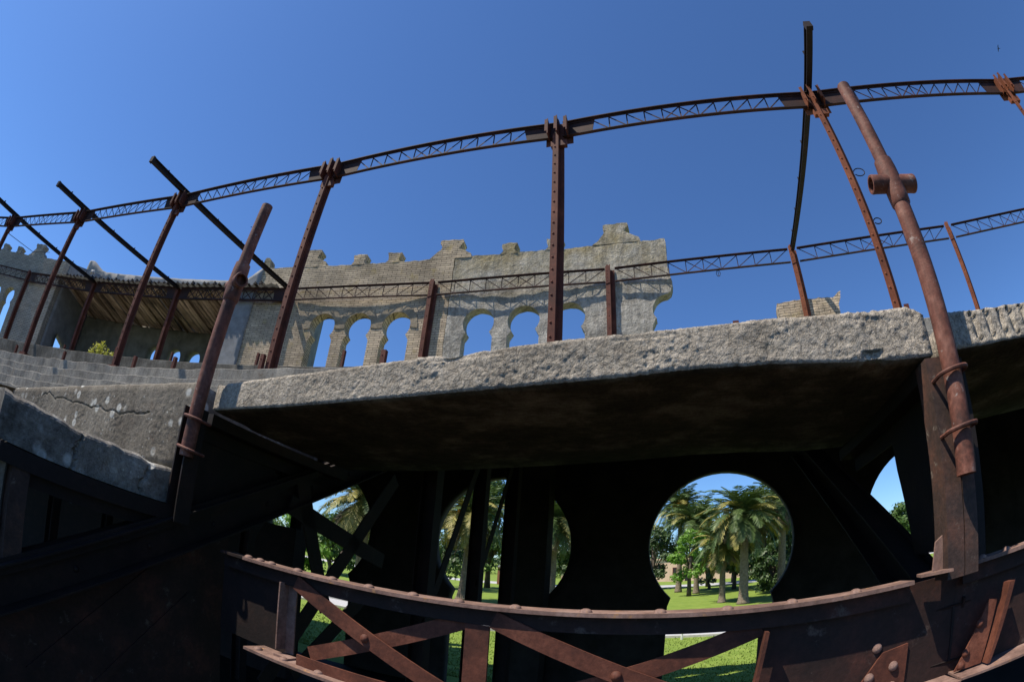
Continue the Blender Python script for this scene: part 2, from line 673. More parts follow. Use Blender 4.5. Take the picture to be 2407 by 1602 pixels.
def wall_map(R, amp=0.0, seed=0.0, sgn=1):
    def f(s, z):
        d = amp * (.7 * fbm((s * 1.1, z * 1.1, seed), 4) + .9 * fbm((s * 4, z * 4, seed + 3), 4)) if amp else 0
        return P(s / SB, R + sgn * d, z * .988 if z > 0 else z)
    return f


def horseshoe(s0, zc, r, half, zb, spring=-42, imp=.085, n=26):
    """Keyhole arch outline: circle r centred (s0, zc) closing to the impost, jambs down to zb."""
    t0 = R_(spring)
    pts = [(s0 + half, zb), (s0 + half, zc + r * math.sin(t0) - imp * 2.0), (s0 + r * math.cos(t0), zc + r * math.sin(t0))]
    for i in range(1, n):
        t = t0 + (math.pi - 2 * t0) * i / n
        pts.append((s0 + r * math.cos(t), zc + r * math.sin(t)))
    pts += [(s0 - r * math.cos(t0), zc + r * math.sin(t0)), (s0 - half, zc + r * math.sin(t0) - imp * 2.0), (s0 - half, zb)]
    return pts


def upper_arch(k):
    return horseshoe(k * SB, 6.12, .425, .415, 4.25)


KO = .035                                   # the wall's bays start a little right of its columns
wall = thing('ruined_arched_wall', 'long curved ruin wall of brick and plaster with horseshoe arches and stepped pinnacles',
             'wall', P(4, RW0, -EYE))
# ground storey: one great keyhole arch in each bay
mb = MB()
ks = -2.0, 10.0
top = [(10.0, 2.6), (8.6, 2.7), (7.14, 2.7), (7.1, 3.6), (6.9, 3.6), (6.88, 2.6), (6.3, 2.7), (6.22, 4.1), (5.83, 4.1), (5.80, 2.8), (5.40, 2.7)]
outer = [(-2 * SB, -EYE - .05), (10 * SB, -EYE - .05)] + [(k * SB, min(z, 4.1)) for k, z in top] + [(5.325 * SB, 3.598), (-2 * SB, 3.598)]
holes = [horseshoe((k + .495) * SB, .42, 1.60, 1.16, -EYE - .04 + .01, -47, .10, 40) for k in range(-2, 10)]
panel(mb, outer, holes, .34, wall_map(RW0, .015, 2), wall_map(RW1, .015, 4), .05, 3.0)
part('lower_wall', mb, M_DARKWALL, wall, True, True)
# brick remnant standing on the broken right part
mb = MB()
panel(mb, [(5.84 * SB, 4.11), (6.20 * SB, 4.11), (6.185 * SB, 5.7), (6.215 * SB, 6.07), (6.19 * SB, 6.02), (6.16 * SB, 5.93), (6.06 * SB, 5.96), (5.99 * SB, 5.98), (5.855 * SB, 5.95)], [], .07,
      wall_map(RW0 + .02, .02, 9), wall_map(RW1 - .02, .02, 8), .03, 4.5)
part('wall_remnant', mb, M_BRICK, wall, True, False)


def upper(name, k0, k1, arches, mat, profile_l, profile_r, seed, amp, step=.16):
    mb = MB()
    outer = [(k0 * SB, 3.6)] + [(k1 * SB, 3.6)] + profile_r + [(k1 * SB - .02 if not profile_r else profile_r[-1][0], 8.3)]
    outer += [(k0 * SB, 8.3)] + profile_l
    panel(mb, outer, [upper_arch(k) for k in arches], step, wall_map(RW0, amp, seed), wall_map(RW1 - .03, amp, seed + 1), .035, 7.9)
    return part(name, mb, mat, wall, True, 'auto')


upper('brick_wall', 2.72, 4.10 + .001, [3.02 + KO + f for f in (.25, .495, .745)], M_BRICK, [], [], 11, .007)
# plastered bay up to the broken end, with half of an arch left standing
ka = 5.30
brk = [(5.205 * SB, 3.6), (5.205 * SB, 5.72), (5.222 * SB, 5.88)]
for i in range(12):
    t = math.pi + R_(36) - R_(36 + 88) * i / 11
    brk.append(((5.297) * SB + .415 * math.cos(t), 6.13 + .415 * math.sin(t)))
brk += [(5.315 * SB, 6.62), (5.322 * SB, 6.9), (5.318 * SB, 7.2), (5.308 * SB, 7.4), (5.312 * SB, 7.9), (5.31 * SB, 8.27)]
mb = MB()
outer = [(4.102 * SB, 3.6)] + brk + [(5.17 * SB, 8.27), (4.102 * SB, 8.3)]
panel(mb, outer, [upper_arch(4 + KO + f) for f in (.25, .50, .74)], .16, wall_map(RW0, .028, 21), wall_map(RW1 - .03, .03, 23), .03, 7.9)
part('plaster_wall', mb, M_PLASTER, wall, True, 'auto')
upper('grey_wall', -1.8, .462, [-2 + KO + .745 + .0, -1 + KO + .255, -1 + KO + .5, -1 + KO + .745], M_BRICKG, [], [], 31, .008, .2)
# voussoirs round the three arches of the brick bay
for f in (.25, .495, .745):
    mb = MB()
    s0 = (3.02 + KO + f) * SB
    n = 40
    for i in range(n):
        t0, t1 = R_(-8) + R_(196) * i / n, R_(-8) + R_(196) * (i + 1) / n
        t0 += R_(.35)
        rr_ = .63 + .03 * random.random()
        q = [(s0 + r * math.cos(t), 6.12 + r * math.sin(t)) for r, t in ((.427, t0), (rr_, t0), (rr_, t1), (.427, t1))]
        mb.prism(q, lambda s, z: P(s / SB, RW0 - .022 + .006 * math.sin(i * 12.9), z * .988), lambda s, z: P(s / SB, RW0 + .1, z * .988))
    part('arch_surround', mb, M_VOUSS, wall, True)


def crest(name, k, pts, mat):
    mb = MB()
    panel(mb, [((k * SB) + x, 8.3 + z) for x, z in pts], [], .07, wall_map(RW0 - .006, .018, k * 3.3), wall_map(RW1 - .02, .018, k * 5.1), .035, 8.36)
    part(name, mb, mat, wall, True, 'auto')


PIN = [(-.66, -.02), (.66, -.02), (.62, .12), (.42, .26), (.24, .34), (.27, .44), (.36, .56), (.34, .66), (-.34, .66), (-.36, .54), (-.28, .44), (-.30, .36), (-.46, .20)]
MER = [(-.26, -.02), (.26, -.02), (.17, .10), (.19, .2), (.24, .34), (-.22, .35), (-.2, .22), (-.17, .1)]
for k in (3.08, 4.065):
    crest('pinnacle', k, PIN, M_BRICK)
crest('pinnacle', 5.04, PIN, M_PLASTER)
crest('pinnacle', -.04, PIN, M_BRICKG)
crest('pinnacle', -1.0, PIN, M_BRICKG)
crest('pinnacle', 2.725, [(-.1, -.02), (.2, -.02), (.16, .14), (.12, .3), (.04, .45), (-.1, .42), (-.14, .2)], M_STONE)
for k, m in ((3.455, M_BRICK), (3.695, M_BRICK), (4.425, M_PLASTER), (4.90, M_PLASTER), (4.66 + .0, None), (-.36, M_BRICKG), (-.62, M_BRICKG)):
    if m:
        crest('merlon', k if k != 4.90 else 4.69, MER, m)

# ------------------------------------------------------------------ roofed pavilion behind the wall line
RP = 46.2
SP = RP * DL
pav = thing('roofed_stand_box', 'deep roofed box of the ruined stand with plank ceiling and dark back wall', 'pavilion', P(1.6, RP, -EYE))


def back_map(R, amp=0.0):
    return lambda s, z: P(s / SP, R + (amp * fbm((s, z, 7.7)) if amp else 0), z)


mb = MB()


def small_arch(k, r=.39):
    s0 = k * SP
    return [(s0 + r, 4.3), (s0 + r, 5.80)] + [(s0 + r * math.cos(t), 5.80 + r * math.sin(t)) for t in np.linspace(0, math.pi, 14)[1:-1]] + [(s0 - r, 5.80), (s0 - r, 4.3)]


panel(mb, [(.3 * SP, 3.0), (2.9 * SP, 3.0), (2.9 * SP, 6.98), (.3 * SP, 6.98)], [small_arch(k) for k in (1.43, 1.655, 1.86)], .25, back_map(RP, .02), back_map(RP + .4, .02))
part('back_wall', mb, M_BOXWALL, pav, True, True)
mb = MB()
panel(mb, [(.2 * SP, 6.985), (2.8 * SP, 6.985), (2.8 * SP, 9.3), (2.1 * SP, 9.52), (.5 * SP, 9.42), (.44 * SP, 9.48), (.27 * SP, 9.95), (.20 * SP, 9.94), (.20 * SP, 9.15)], [], .25, back_map(RP + .03, .02), back_map(RP + .38, .02), .02, 8.5)
part('parapet', mb, M_GREYWALL, pav, True, True)


def side_wall(k, mat, t, door=None, slope=0.0):
    mb = MB()
    a = ang(k)
    tx = Vector((math.cos(a), -math.sin(a), 0))
    panel(mb, [(43.58, 3.0), (RP - .01, 3.0), (RP - .01, 8.3 + slope), (43.58, 8.3)], [door] if door else [], .25,
          lambda s, z: pt(a, s, z) + tx * .02 * fbm((s, z, k)), lambda s, z: pt(a, s, z) - tx * t)
    part('side_wall', mb, mat, pav, True, True)


side_wall(.47, M_GREYWALL, .35, [(44.45, 3.9), (45.3, 3.9), (45.3, 5.0), (44.45, 5.3)], .9)
side_wall(2.9, M_GREYWALL, -.3, None, .3)
# sloping boarded ceiling, boards laid side by side along the slope, sheet roof above
mb = MB()
nb = 58
for i in range(nb):
    k0 = .49 + (2.88 - .49) * i / nb
    k1 = .49 + (2.88 - .49) * (i + .80) / nb
    dz = random.uniform(-.015, .015)
    if random.random() < .06:
        dz += .05
    for (ra, za), (rb, zb) in (((43.2, 7.27), (RP - .01, 6.97)),):
        vs = [P(k0, ra, za + dz), P(k1, ra, za + dz), P(k1, rb, zb + dz), P(k0, rb, zb + dz)]
        vs += [v + Vector((0, 0, .03)) for v in vs]
        mb.add(vs, [(0, 1, 2, 3), (7, 6, 5, 4), (0, 4, 5, 1), (1, 5, 6, 2), (2, 6, 7, 3), (3, 7, 4, 0)])
m_, n_, b_ = newmat('ceiling_planks')
cc = coords(n_)
vv = N(n_, 'ShaderNodeTexVoronoi', Scale=4.2)
mm = n_.nodes.new('ShaderNodeMapping')
mm.inputs['Scale'].default_value = (1, .12, .1)
n_.links.new(cc, mm.inputs[0])
n_.links.new(mm.outputs[0], vv.inputs['Vector'])
sp = N(n_, 'ShaderNodeSeparateColor')
n_.links.new(vv.outputs['Color'], sp.inputs[0])
col = ramp(n_, sp.outputs[0], [(.1, (.09, .062, .042)), (.45, (.38, .28, .185)), (.9, (.64, .50, .36))])
col = mix(n_, .7, col, ramp(n_, noi(n_, cc, 1.3, 8, .7), [(.36, .25), (.6, 1.15)]), 'MULTIPLY')
n_.links.new(col, b_.inputs['Base Color'])
b_.inputs['Roughness'].default_value = .9
part('plank_ceiling', mb, m_, pav, True)
mb = MB()
for i in range(9):
    k = .62 + (2.84 - .62) * i / 8 + random.uniform(-.03, .03)
    mb = MB()
    mb.bar(P(k, 43.25, 7.235), P(k, RP - .02, 6.93), .05, .05)
    part('ceiling_joist', mb, M_WOOD, pav, True)
mb = MB()
n = 190
vs = []
for i in range(n + 1):
    k = .45 + (2.92 - .45) * i / n
    zz = .035 * math.sin(i * 2 * math.pi / 5)
    for r, z in ((42.85, 7.36), (44.5, 7.22), (RP - .005, 7.08)):
        vs.append(P(k, r, z + zz))
mb.add(vs, [(3 * i + j, 3 * i + j + 1, 3 * i + j + 4, 3 * i + j + 3) for i in range(n) for j in range(2)])
part('roof_sheet', mb, M_ROOF, pav, True, True)
mb = MB()
for i in range(43):
    k = .62 + (2.78 - .62) * (i + random.uniform(-.15, .15)) / 42
    h = random.uniform(.05, .13)
    p, q = P(k - .013, 42.83, 7.36), P(k + .013, 42.83, 7.36)
    ou = (P(k, 43.0, 0) - P(k, 42.83, 0))
    t_ = (p + q) / 2 + Vector((0, 0, h))
    mb = MB()
    mb.add([p, q, t_, p + ou, q + ou, t_ + ou], [(0, 1, 2), (3, 5, 4), (0, 2, 5, 3), (1, 4, 5, 2), (0, 3, 4, 1)])
    part('roof_ridge_tile', mb, M_STEEL, pav, True)
mb = MB()
panel(mb, [(2.545 * SB, 3.0), (2.719 * SB, 3.0), (2.719 * SB, 8.28), (2.62 * SB, 7.9), (2.58 * SB, 7.5), (2.545 * SB, 7.3)], [], .15, wall_map(RW0 - .06, .012, 3), wall_map(RW0 + .3, .01, 3), .02, 7.0)
part('plaster_pier', mb, M_GREYWALL, pav, True, True)
mb = MB()
mb.tube([P(.93, 42.9, 7.58), P(.95, 42.85, 7.66), P(.98, 42.8, 7.62), P(1.0, 42.75, 7.55)], .07, 8)
part('roof_vent_pipe', mb, M_ROOF, pav, True, True)
mb = MB()
mb.lo((-.3, -.2, 0), (.3, .2, .16)).lo((-.06, -.06, .16), (.06, .06, .28))
o = MB()
o.v = [tuple(P(1.9, 44.0, 7.42) + Vector(v)) for v in mb.v]
o.f = mb.f
part('roof_hatch', o, M_ROOF, pav, True)

# ------------------------------------------------------------------ seating tiers


def arc_block(mb, r0, r1, z0, z1, k0, k1, step=.1, amp=.012, seed=0.0, lift=None):
    n = max(2, int((k1 - k0) / step))
    vs = []
    for i in range(n + 1):
        k = k0 + (k1 - k0) * i / n
        jn = math.floor(k * 1.6 + seed)
        q = amp * fbm((k * 9, seed, 0), 3) + .022 * noise.noise(Vector((jn * 3.7, seed, 2.2)))
        u = .03 * noise.noise(Vector((jn * 5.1, seed, 7.7))) + amp * fbm((k * 7, seed, 9), 3) + (lift(k) if lift else 0)
        for r, z in ((r0 + q, z0), (r0 + q, z1 - .008 + u), (r0 + .008 + q, z1 + u), (r1, z1 + u), (r1, z0)):
            vs.append(P(k, r, z))
    fs = [(5 * i + j, 5 * i + (j + 1) % 5, 5 * i + 5 + (j + 1) % 5, 5 * i + 5 + j) for i in range(n) for j in range(5)]
    fs += [tuple(range(5)), tuple(5 * n + j for j in range(4, -1, -1))]
    return mb.add(vs, fs)


sink = lambda k: -.06 * max(0, 4.2 - k)
tiers = [(35.45, 35.9, .80, 1.08, 'first low concrete seating step above the walkway, curving away to the left'),
         (35.9, 36.35, 1.05, 1.36, 'second concrete seating step up from the walkway, curving away to the left'),
         (36.35, 36.8, 1.33, 1.66, 'third concrete seating step, in the middle of the flight curving away left'),
         (36.8, 37.15, 1.63, 1.95, 'fourth concrete seating step, just below the step that carries the tall columns'),
         (37.15, 39.2, 1.92, 2.25, 'wide pale concrete step that carries the feet of the tall roof columns')]
for r0, r1, z0, z1, lab in tiers:
    mb = arc_block(MB(), r0, r1 + .05, max(z0 - .3, .94), z1, -3, 9.6, .04, .028, r0, sink)
    single('seating_step', mb, M_STEP, lab, 'seating step', P(3, r0, z0), 0, 'curved concrete seating steps', True)
rear_labels = ['upper seating step directly behind the stained parapet', 'second upper seating step behind the parapet', 'third upper seating step behind the parapet, under the outer columns', 'topmost seating step at the foot of the arched wall']
rt = [(39.4, 40.4, 2.2, 2.75, 9.6), (40.4, 41.4, 2.5, 3.0, 9.6), (41.4, 42.4, 2.75, 3.25, 9.6), (42.4, 43.2, 2.85, 3.3, 9.6)]
for (r0, r1, z0, z1, kend), lab in zip(rt, rear_labels):
    mb = arc_block(MB(), r0, r1 + .03, z0 - .4, z1, -3, kend, .1, .012, r0, sink)
    single('seating_step', mb, M_STEP, lab, 'seating step', P(4, r0, z0), 0, 'curved concrete seating steps', True)
mb = arc_block(MB(), 39.2, 39.4, 2.0, 3.14, .55, 4.6, .08, .02, 77, lambda k: -.10 * max(0, 2.2 - k))
single('parapet_wall', mb, M_PARAPET, 'low water stained concrete parapet behind the tall columns, with a yellow shrub growing on it', 'parapet', P(3, 39.2, 2), 0, None, True)
# deck under the pavilion floor
mb = arc_block(MB(), 43.42, 46.6, 2.6, 3.1, .2, 3.0)
part('floor_slab', mb, M_STEP, pav, True)

# added dark screen that blacks out the lattice zone under the left stand
mb = MB()
SC_ = 40.5 * DL
panel(mb, [(-3 * SC_, -EYE - .02), (3.74 * SC_, -EYE - .02), (3.74 * SC_, .12), (2.95 * SC_, .16), (2.95 * SC_, 2.4), (-3 * SC_, 2.4)],
      [[(2.30 * SC_, -.5), (2.33 * SC_, -.5), (2.33 * SC_, .5), (2.30 * SC_, .4)], [(2.42 * SC_, .1), (2.5 * SC_, .25), (2.44 * SC_, .42)], [(1.9 * SC_, -.9), (2.02 * SC_, -1.0), (1.93 * SC_, -.6)]] + [[((k_ + a_) * SC_, z_ + b_) for a_, b_ in ((0, 0), (.03, .03), (.025, .14), (-.008, .10))] for k_, z_ in ((1.78, -1.1), (1.86, -.45), (1.96, -.2), (2.08, -.75), (2.16, -.1), (2.22, -.55), (2.12, .25))],
      .4, lambda s, z: P(s / SC_, 40.5, z), lambda s, z: P(s / SC_, 40.7, z))
single('dark_screen', mb, M_STEEL, 'added dark screen under the stand behind the raker frames, pierced by small ragged holes', 'wall', P(1, 40.5, -EYE), 0, None, True)

# ------------------------------------------------------------------ broken concrete walkway slabs (one to a bay)


def bay(n):
    a = TH(n) + DL / 2
    return pt(TH(n), R0, 0), -a


def slab(n, name, label, mat, zt, zb, s0, s1, depth, amp, step, group, grooves=(), rough_top=1.0, nf=None, crack=None):
    """Thick concrete slab along bay n: local x along the bay, y outward. zt/zb: heights of its edges at x."""
    loc, rz = bay(n)
    mb = MB()
    ns = int((s1 - s0) / step)
    prof = []
    nf = nf or max(6, int(.2 / step))
    rc = .018
    for i in range(4):                       # underside, from the back to the lower front corner
        prof.append((depth * (1 - i / 4.0) * .98 + rc, 0.0, 0))
    for i in range(6):
        prof.append((.25 * (1 - i / 6.0) + rc, 0.0, 1))
    prof.append((rc * .3, rc * .3 / .2, 1))
    for i in range(nf):
        prof.append((0.0, .1 + .8 * i / (nf - 1), 1))
    prof.append((rc * .3, .97, 1))
    for i in range(8):
        prof.append((rc + .3 * i / 7, 1.0, 1))
    prof.append((depth, 1.0, 0))
    m = len(prof)
    vs = []
    for i in range(ns + 1):
        s = s0 + (s1 - s0) * i / ns
        a, b = np.interp(s, *zt), np.interp(s, *zb)
        for (y, t, q) in prof:
            z = b + (a - b) * t
            p = Vector((s, y, z))
            if q:
                w_ = Vector((s * 1.0, y, z))
                d = amp * (.9 * noise.fractal(w_ * 6, .75, 2.1, 4) + 1.1 * noise.fractal(w_ * 30, .5, 2.3, 4) * (.35 + abs(noise.noise(w_ * 3.3)) * 1.6) - 2.2 * max(0, noise.noise(w_ * 19) - .42))
                if n == 0:                   # the right half is more broken than the left; chips along both arrises
                    d *= .55 + .75 * min(1, max(0, (s - .8) / 2.2)) + .3 * noise.noise(Vector((s * 2.1, 4, z * 6)))
                    d -= .05 * max(0, noise.noise(Vector((s * 5.3, 9, z * 3))) - .30) * (1 if t < .22 or t > .8 else .25)
                for gs, gw, g0, g1 in grooves:
                    if g0 < t < g1 and abs(s - gs - .02 * (1 - t)) < gw and y < .02:
                        d -= .02
                if crack and y < .02 and crack[0] < s < crack[1]:
                    u = abs(z - (np.interp(s, crack[2], crack[3]) + .035 * fbm((s * 5, 1, 2))))
                    if u < .007:
                        d -= .016 * (1 - u / .007)
                e = min(s - s0, s1 - s)
                if e < .05:
                    d -= (.05 - e) ** 2 * 8
                nz_ = Vector((0, -1, 0)) if .04 < t < .96 else (Vector((0, -.5, .8)) if t >= .96 else Vector((0, -.5, -.8)))
                p += nz_ * d * (rough_top if t >= .96 else 1)
            vs.append(p)
    fs = [(i * m + j, i * m + j + 1, (i + 1) * m + j + 1, (i + 1) * m + j) for i in range(ns) for j in range(m - 1)]
    fs += [(i * m + m - 1, i * m, (i + 1) * m, (i + 1) * m + m - 1) for i in range(ns)]
    # end caps as fans round a centre
    for e, i in ((0, 0), (1, ns)):
        c = Vector((0, 0, 0))
        for j in range(m):
            c += vs[i * m + j] / m
        vs.append(c)
        ci = len(vs) - 1
        fs += [(i * m + j, i * m + (j + 1) % m, ci) for j in range(m)]
    mb.add(vs, fs)
    o = single(name, mb, mat, label, 'concrete slab', loc, rz, group, False, True)
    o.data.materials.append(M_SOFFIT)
    for f in o.data.polygons:                # board-cast, stained soffit, its colour darkened to paint in the shade below
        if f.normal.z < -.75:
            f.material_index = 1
    return o


SG = 'concrete walkway slabs along the ring'
slab(0, 'walkway_slab', 'long broken concrete slab lit along its pitted edge, spanning overhead between the two handrail pipes', M_SLAB,
     ([.2, .723, 1.17, 1.644, 2.043, 2.405, 2.755, 3.116, 3.518, 3.701, 3.79], [.776, .811, .836, .864, .882, .895, .905, .906, .905, .91, .888]),
     ([.12, .778, 1.211, 1.67, 2.055, 2.402, 2.738, 3.083, 3.46, 3.79], [.603, .628, .652, .675, .691, .702, .715, .706, .677, .671]),
     .13, 3.80, 1.50, .0040, .0065, SG)
slab(1, 'walkway_slab', 'concrete slab right of the tall rusty pipe, its edge cut by upright slots', M_SLAB,
     ([0, .074, .268, .585, 3.84], [.86, .861, .855, .856, .84]), ([0, .075, .256, .505, 3.84], [.684, .684, .685, .685, .66]),
     .05, 3.80, 1.50, .006, .012, SG, grooves=[(x, .012, .12, .93) for x in (.215, .30, .385, .455, .54)])
slab(-1, 'walkway_slab', 'deep grey concrete slab face left of the leaning pipe, spotted with white lichen and cracked', M_LICHEN,
     ([-.2, .0, 2.57, 3.5, 3.85], [.6, .62, .745, .785, .80]), ([-.2, 3.85], [.10, .22]), .0, 3.80, 1.50, .003, .012, SG, nf=64, crack=(1.1, 3.3, [1.2, 2.7, 3.2], [.60, .53, .545]))
for n in range(-6, -1):
    slab(n, 'walkway_slab', 'walkway slab in bay %s to the left, beyond the lichen spotted slab' % ['far sixth', 'far fifth', 'fourth', 'third', 'second'][n + 6], M_LICHEN,
         ([0, 3.84], [.5 + .03 * n, .58 + .03 * n]), ([0, 3.84], [.1, .1]), .02, 3.82, 1.5, .004, .06, SG)
for n in (2, 3):
    slab(n, 'walkway_slab', 'walkway slab further round the ring to the right' if n == 2 else 'last walkway slab round the ring to the right', M_SLAB,
         ([0, 3.84], [.84, .84]), ([0, 3.84], [.66, .66]), .02, 3.82, 1.5, .004, .06, SG)
# lower step slab of the left bay, its end face turned to the opening
mb = MB()
ns, nz = 90, 16
a = TH(0)
tx = Vector((math.cos(a), -math.sin(a), 0))


def endface(R, z):
    d = .006 * noise.fractal(Vector((R * 7, z * 7, 3)), 1, 2, 5)
    for c, wd in ((33.19, .014), (33.70, .02)):
        u = abs(R - c - .06 * fbm((z * 9, c, 0)))
        if u < wd:
            d -= .03 * (1 - u / wd)
    return pt(a, R, z) + tx * (d - .01)


def ftop(R):
    return np.interp(R, [32.6, 33.1, 33.19, 33.25, 33.65, 33.72, 34.05], [.226, .222, .205, .212, .216, .196, .215]) + .008 * fbm((R * 12, 0, 0))


vs, fs, m = [], [], nz + 6
for i in range(ns + 1):
    R = 32.70 + 1.33 * i / ns
    for j in range(nz + 1):
        vs.append(endface(R, -.005 + (ftop(R) - .0 + .005) * j / nz) - tx * (.028 if j == nz else .008 if j == nz - 1 else 0))
    for q in range(1, 6):
        vs.append(pt(a, R, ftop(R) + .004 * fbm((R * 20, q, 0))) - tx * (.12 * q ** 1.9))
for i in range(ns):
    fs += [(i * m + j, i * m + j + 1, (i + 1) * m + j + 1, (i + 1) * m + j) for j in range(m - 1)]
b0 = len(vs)
for i in range(ns + 1):
    R = 32.70 + 1.33 * i / ns
    vs.append(pt(a, R, -.005) - tx * 2.5)
for i in range(ns):
    fs += [(i * m, (i + 1) * m, b0 + i + 1, b0 + i), (i * m + m - 1, b0 + i, b0 + i + 1, (i + 1) * m + m - 1)]
fs += [tuple(range(m)) + (b0,), tuple(ns * m + j for j in range(m)) + (b0 + ns,)]
mb.add(vs, fs)
for z0_, z1_ in ((-.62, -.012),):
    q = [pt(a, 32.71, z0_), pt(a, 32.80, z0_), pt(a, 32.80, z1_), pt(a, 32.71, z1_)]
    mb.add([v - tx * .03 for v in q] + [v - tx * 2.4 for v in q], [(0, 1, 2, 3), (7, 6, 5, 4), (0, 4, 5, 1), (1, 5, 6, 2), (2, 6, 7, 3), (3, 7, 4, 0)])
single('step_slab', mb, M_SLABD, 'thick grey concrete step end, cracked into three blocks, below the lichen spotted slab', 'concrete slab', pt(a, 33.3, 0), 0, None, True, False)

# ------------------------------------------------------------------ tall inner columns with their heads
ZB, ZT = 2.22, 6.5
col0 = thing('roof_column', 'x', 'column', P(5, RF, ZB), -ang(5), 'tall rusty columns of the vanished roof')
h0 = ZT - ZB
mb = MB()
mb.lo((-.085, 0, -.3), (-.006, .014, h0 - .34))                  # lit inner flange on the left
mb.lo((-.006, 0, -.3), (.006, .10, h0 + .02))                    # web
mb.lo((.006, .086, -.3), (.08, .10, h0 - .02))                  # outer flange on the right
mb.lo((-.018, .0141, -.3), (-.0061, .06, h0 - .34))              # angle legs
mb.lo((.0061, .06, -.3), (.016, .0859, h0 - .34))
for i in range(19):
    mb.dome((-.05, 0, .2 + i * .19), .017, (0, -1, 0), 8)
mb.lo((-.15, -.05, -.31), (.15, .26, .015))
shaft0 = part('shaft', mb, M_COLUMN, col0)
mb = MB()
for x, z0, z1 in ((-.16, -.42, -.01), (-.012, -.39, .045), (.145, -.40, .005)):
    mb.prism([(-.075, z0 + .04), (.10, z0 + .02), (.10, z1 - .05), (-.03, z1 - .03), (-.075, z1)],
             lambda y, z, x=x: (x - .008, y, h0 + z), lambda y, z, x=x: (x + .008, y, h0 + z))
    for i in range(5):
        mb.dome((x - .008, -.05, h0 - .34 + i * .075), .014, (-1, 0, 0), 6)
    mb.lo((x - .045, -.075, h0 + z0 + .10), (x - .0085, -.064, h0 + z1 - .02))
mb.lo((-.22, .121, h0 - .50), (.22, .133, h0 + .02))
mb.lo((-.12, .02, h0 - .62), (.13, .10, h0 - .50))
part('head_bracket', mb, M_COLUMN, col0)
FG = {1: 'rusty roof column at the far left edge, leftmost of the tall columns', 2: 'rusty roof column standing by the left end of the plank ceiling, second from the left',
      3: 'rusty roof column in front of the plank ceiling, just right of the yellow shrub', 4: 'rusty roof column just right of the left handrail pipe, before the brick arches',
      5: 'upright rusty roof column crossing the plastered arches at the centre, the most vertical one', 6: 'reddish riveted roof column left of the right handrail pipe, with curled wires on it',
      7: 'reddish roof column cut off by the right picture edge'}
for k in range(1, 8):
    o = col0 if k == 1 else copy_tree(col0)
    zl = ZB + (0.03 * (k - 5) if k < 5 else 0)
    place(o, P(k, RF, ZB), -ang(k), FG[k])
    if k == 6:
        c6 = o
    if k >= 6:                               # these two take the brighter orange rust material
        for ch in o.children:
            ch.data = ch.data.copy()
            ch.data.materials[0] = M_COLUMN2
# curled wires on column 6
for dz, r, tail in ((h0 - .42, .05, 1), (h0 - 1.75, .09, 0), (h0 - 2.62, .06, 0)):
    mb = MB()
    pts = []
    for i in range(14):
        t = -2.6 + i * (.30 if tail else .42)
        pts.append((.11 + r + .01 + r * math.cos(t), .17, dz + r * .8 * math.sin(t)))
    if tail:
        pts.append((pts[-1][0] - .02, .17, pts[-1][2] + .09))
    mb.tube(pts, .008, 6)
    part('wire', mb, M_STEEL, c6, False, True)

# ------------------------------------------------------------------ lattice girders between the columns


def lattice(root, L, D, wide, nseg, kind, mat, gus=.52, bar_w=.022, plates=True, leg=.075):
    """Girder along local x from -L/2 to L/2, top at z = 0."""
    for nm, z, s in (('top_chord', 0, -1), ('bottom_chord', -D, 1)):
        mb = MB()
        mb.lo((-L / 2 + .03, -wide, z), (L / 2 - .03, wide * .35, z + s * .014))
        mb.lo((-L / 2 + .03, -.006, z + s * .0141), (L / 2 - .03, .006, z + s * leg))
        for i in range(nseg * 2):
            mb.dome((-L / 2 + L * (i + .5) / (nseg * 2), -.05, z if s < 0 else z), .013, (0, 0, -s), 6) if False else None
        part(nm, mb, mat, root)
    mb = MB()
    a0, a1 = -L / 2 + gus, L / 2 - gus
    zt, zb = -.04, -D + .04
    for i in range(nseg):
        x0, x1 = a0 + (a1 - a0) * i / nseg, a0 + (a1 - a0) * (i + 1) / nseg
        if kind == 'X' or i in (nseg // 2 - 1, nseg // 2):
            mb.bar((x0, .012, zb), (x1, .012, zt), .007, bar_w)
            mb.bar((x0, .02, zt), (x1, .02, zb), .007, bar_w)
        elif i < nseg // 2:
            mb.bar((x0, .012, zt), (x1, .012, zb), .007, bar_w)
        else:
            mb.bar((x0, .012, zb), (x1, .012, zt), .007, bar_w)
        if i:
            mb.bar((x0, .028, zb), (x0, .028, zt), bar_w, .007, (0, 1, 0))
    part('lacing', mb, mat, root)
    if plates:
        for sgn in (-1, 1):
            mb = MB()
            xa, xb = sgn * (L / 2 - .02), sgn * (L / 2 - gus)
            mb.prism([(xa, -.016), (xb - sgn * .06, -.016), (xb, -D + .016), (xa, -D + .016)], lambda x, z: (x, .0065, z), lambda x, z: (x, .016, z))
            part('gusset_plate', mb, mat, root)


LF = 2 * (RF + .1) * math.sin(DL / 2)
RG = (RF + .1) * math.cos(DL / 2)
gf = thing('lattice_girder', 'x', 'girder', P(4.5, RG, ZT), -ang(4.5), 'lattice girders along the tops of the tall columns')
lattice(gf, LF - .06, .37, .045, 11, 'N', M_TRUSS, .5, .02, True, .055)
GL = {0: 'upper lattice girder span leaving the picture at the far left', 1: 'upper lattice girder span between the first and second tall columns from the left',
      2: 'upper lattice girder span over the plank ceiling, between second and third tall columns', 3: 'upper lattice girder span above the left handrail pipe, between third and fourth columns',
      4: 'long upper lattice girder span rising across the open sky left of the centre column', 5: 'upper lattice girder span between the centre column and the column with curled wires',
      6: 'upper lattice girder span touched by the top of the right handrail pipe', 7: 'upper lattice girder span leaving the picture at the right edge'}
for k in range(0, 8):
    o = gf if k == 0 else copy_tree(gf)
    place(o, P(k + .5, RG, ZT), -ang(k + .5), GL[k])

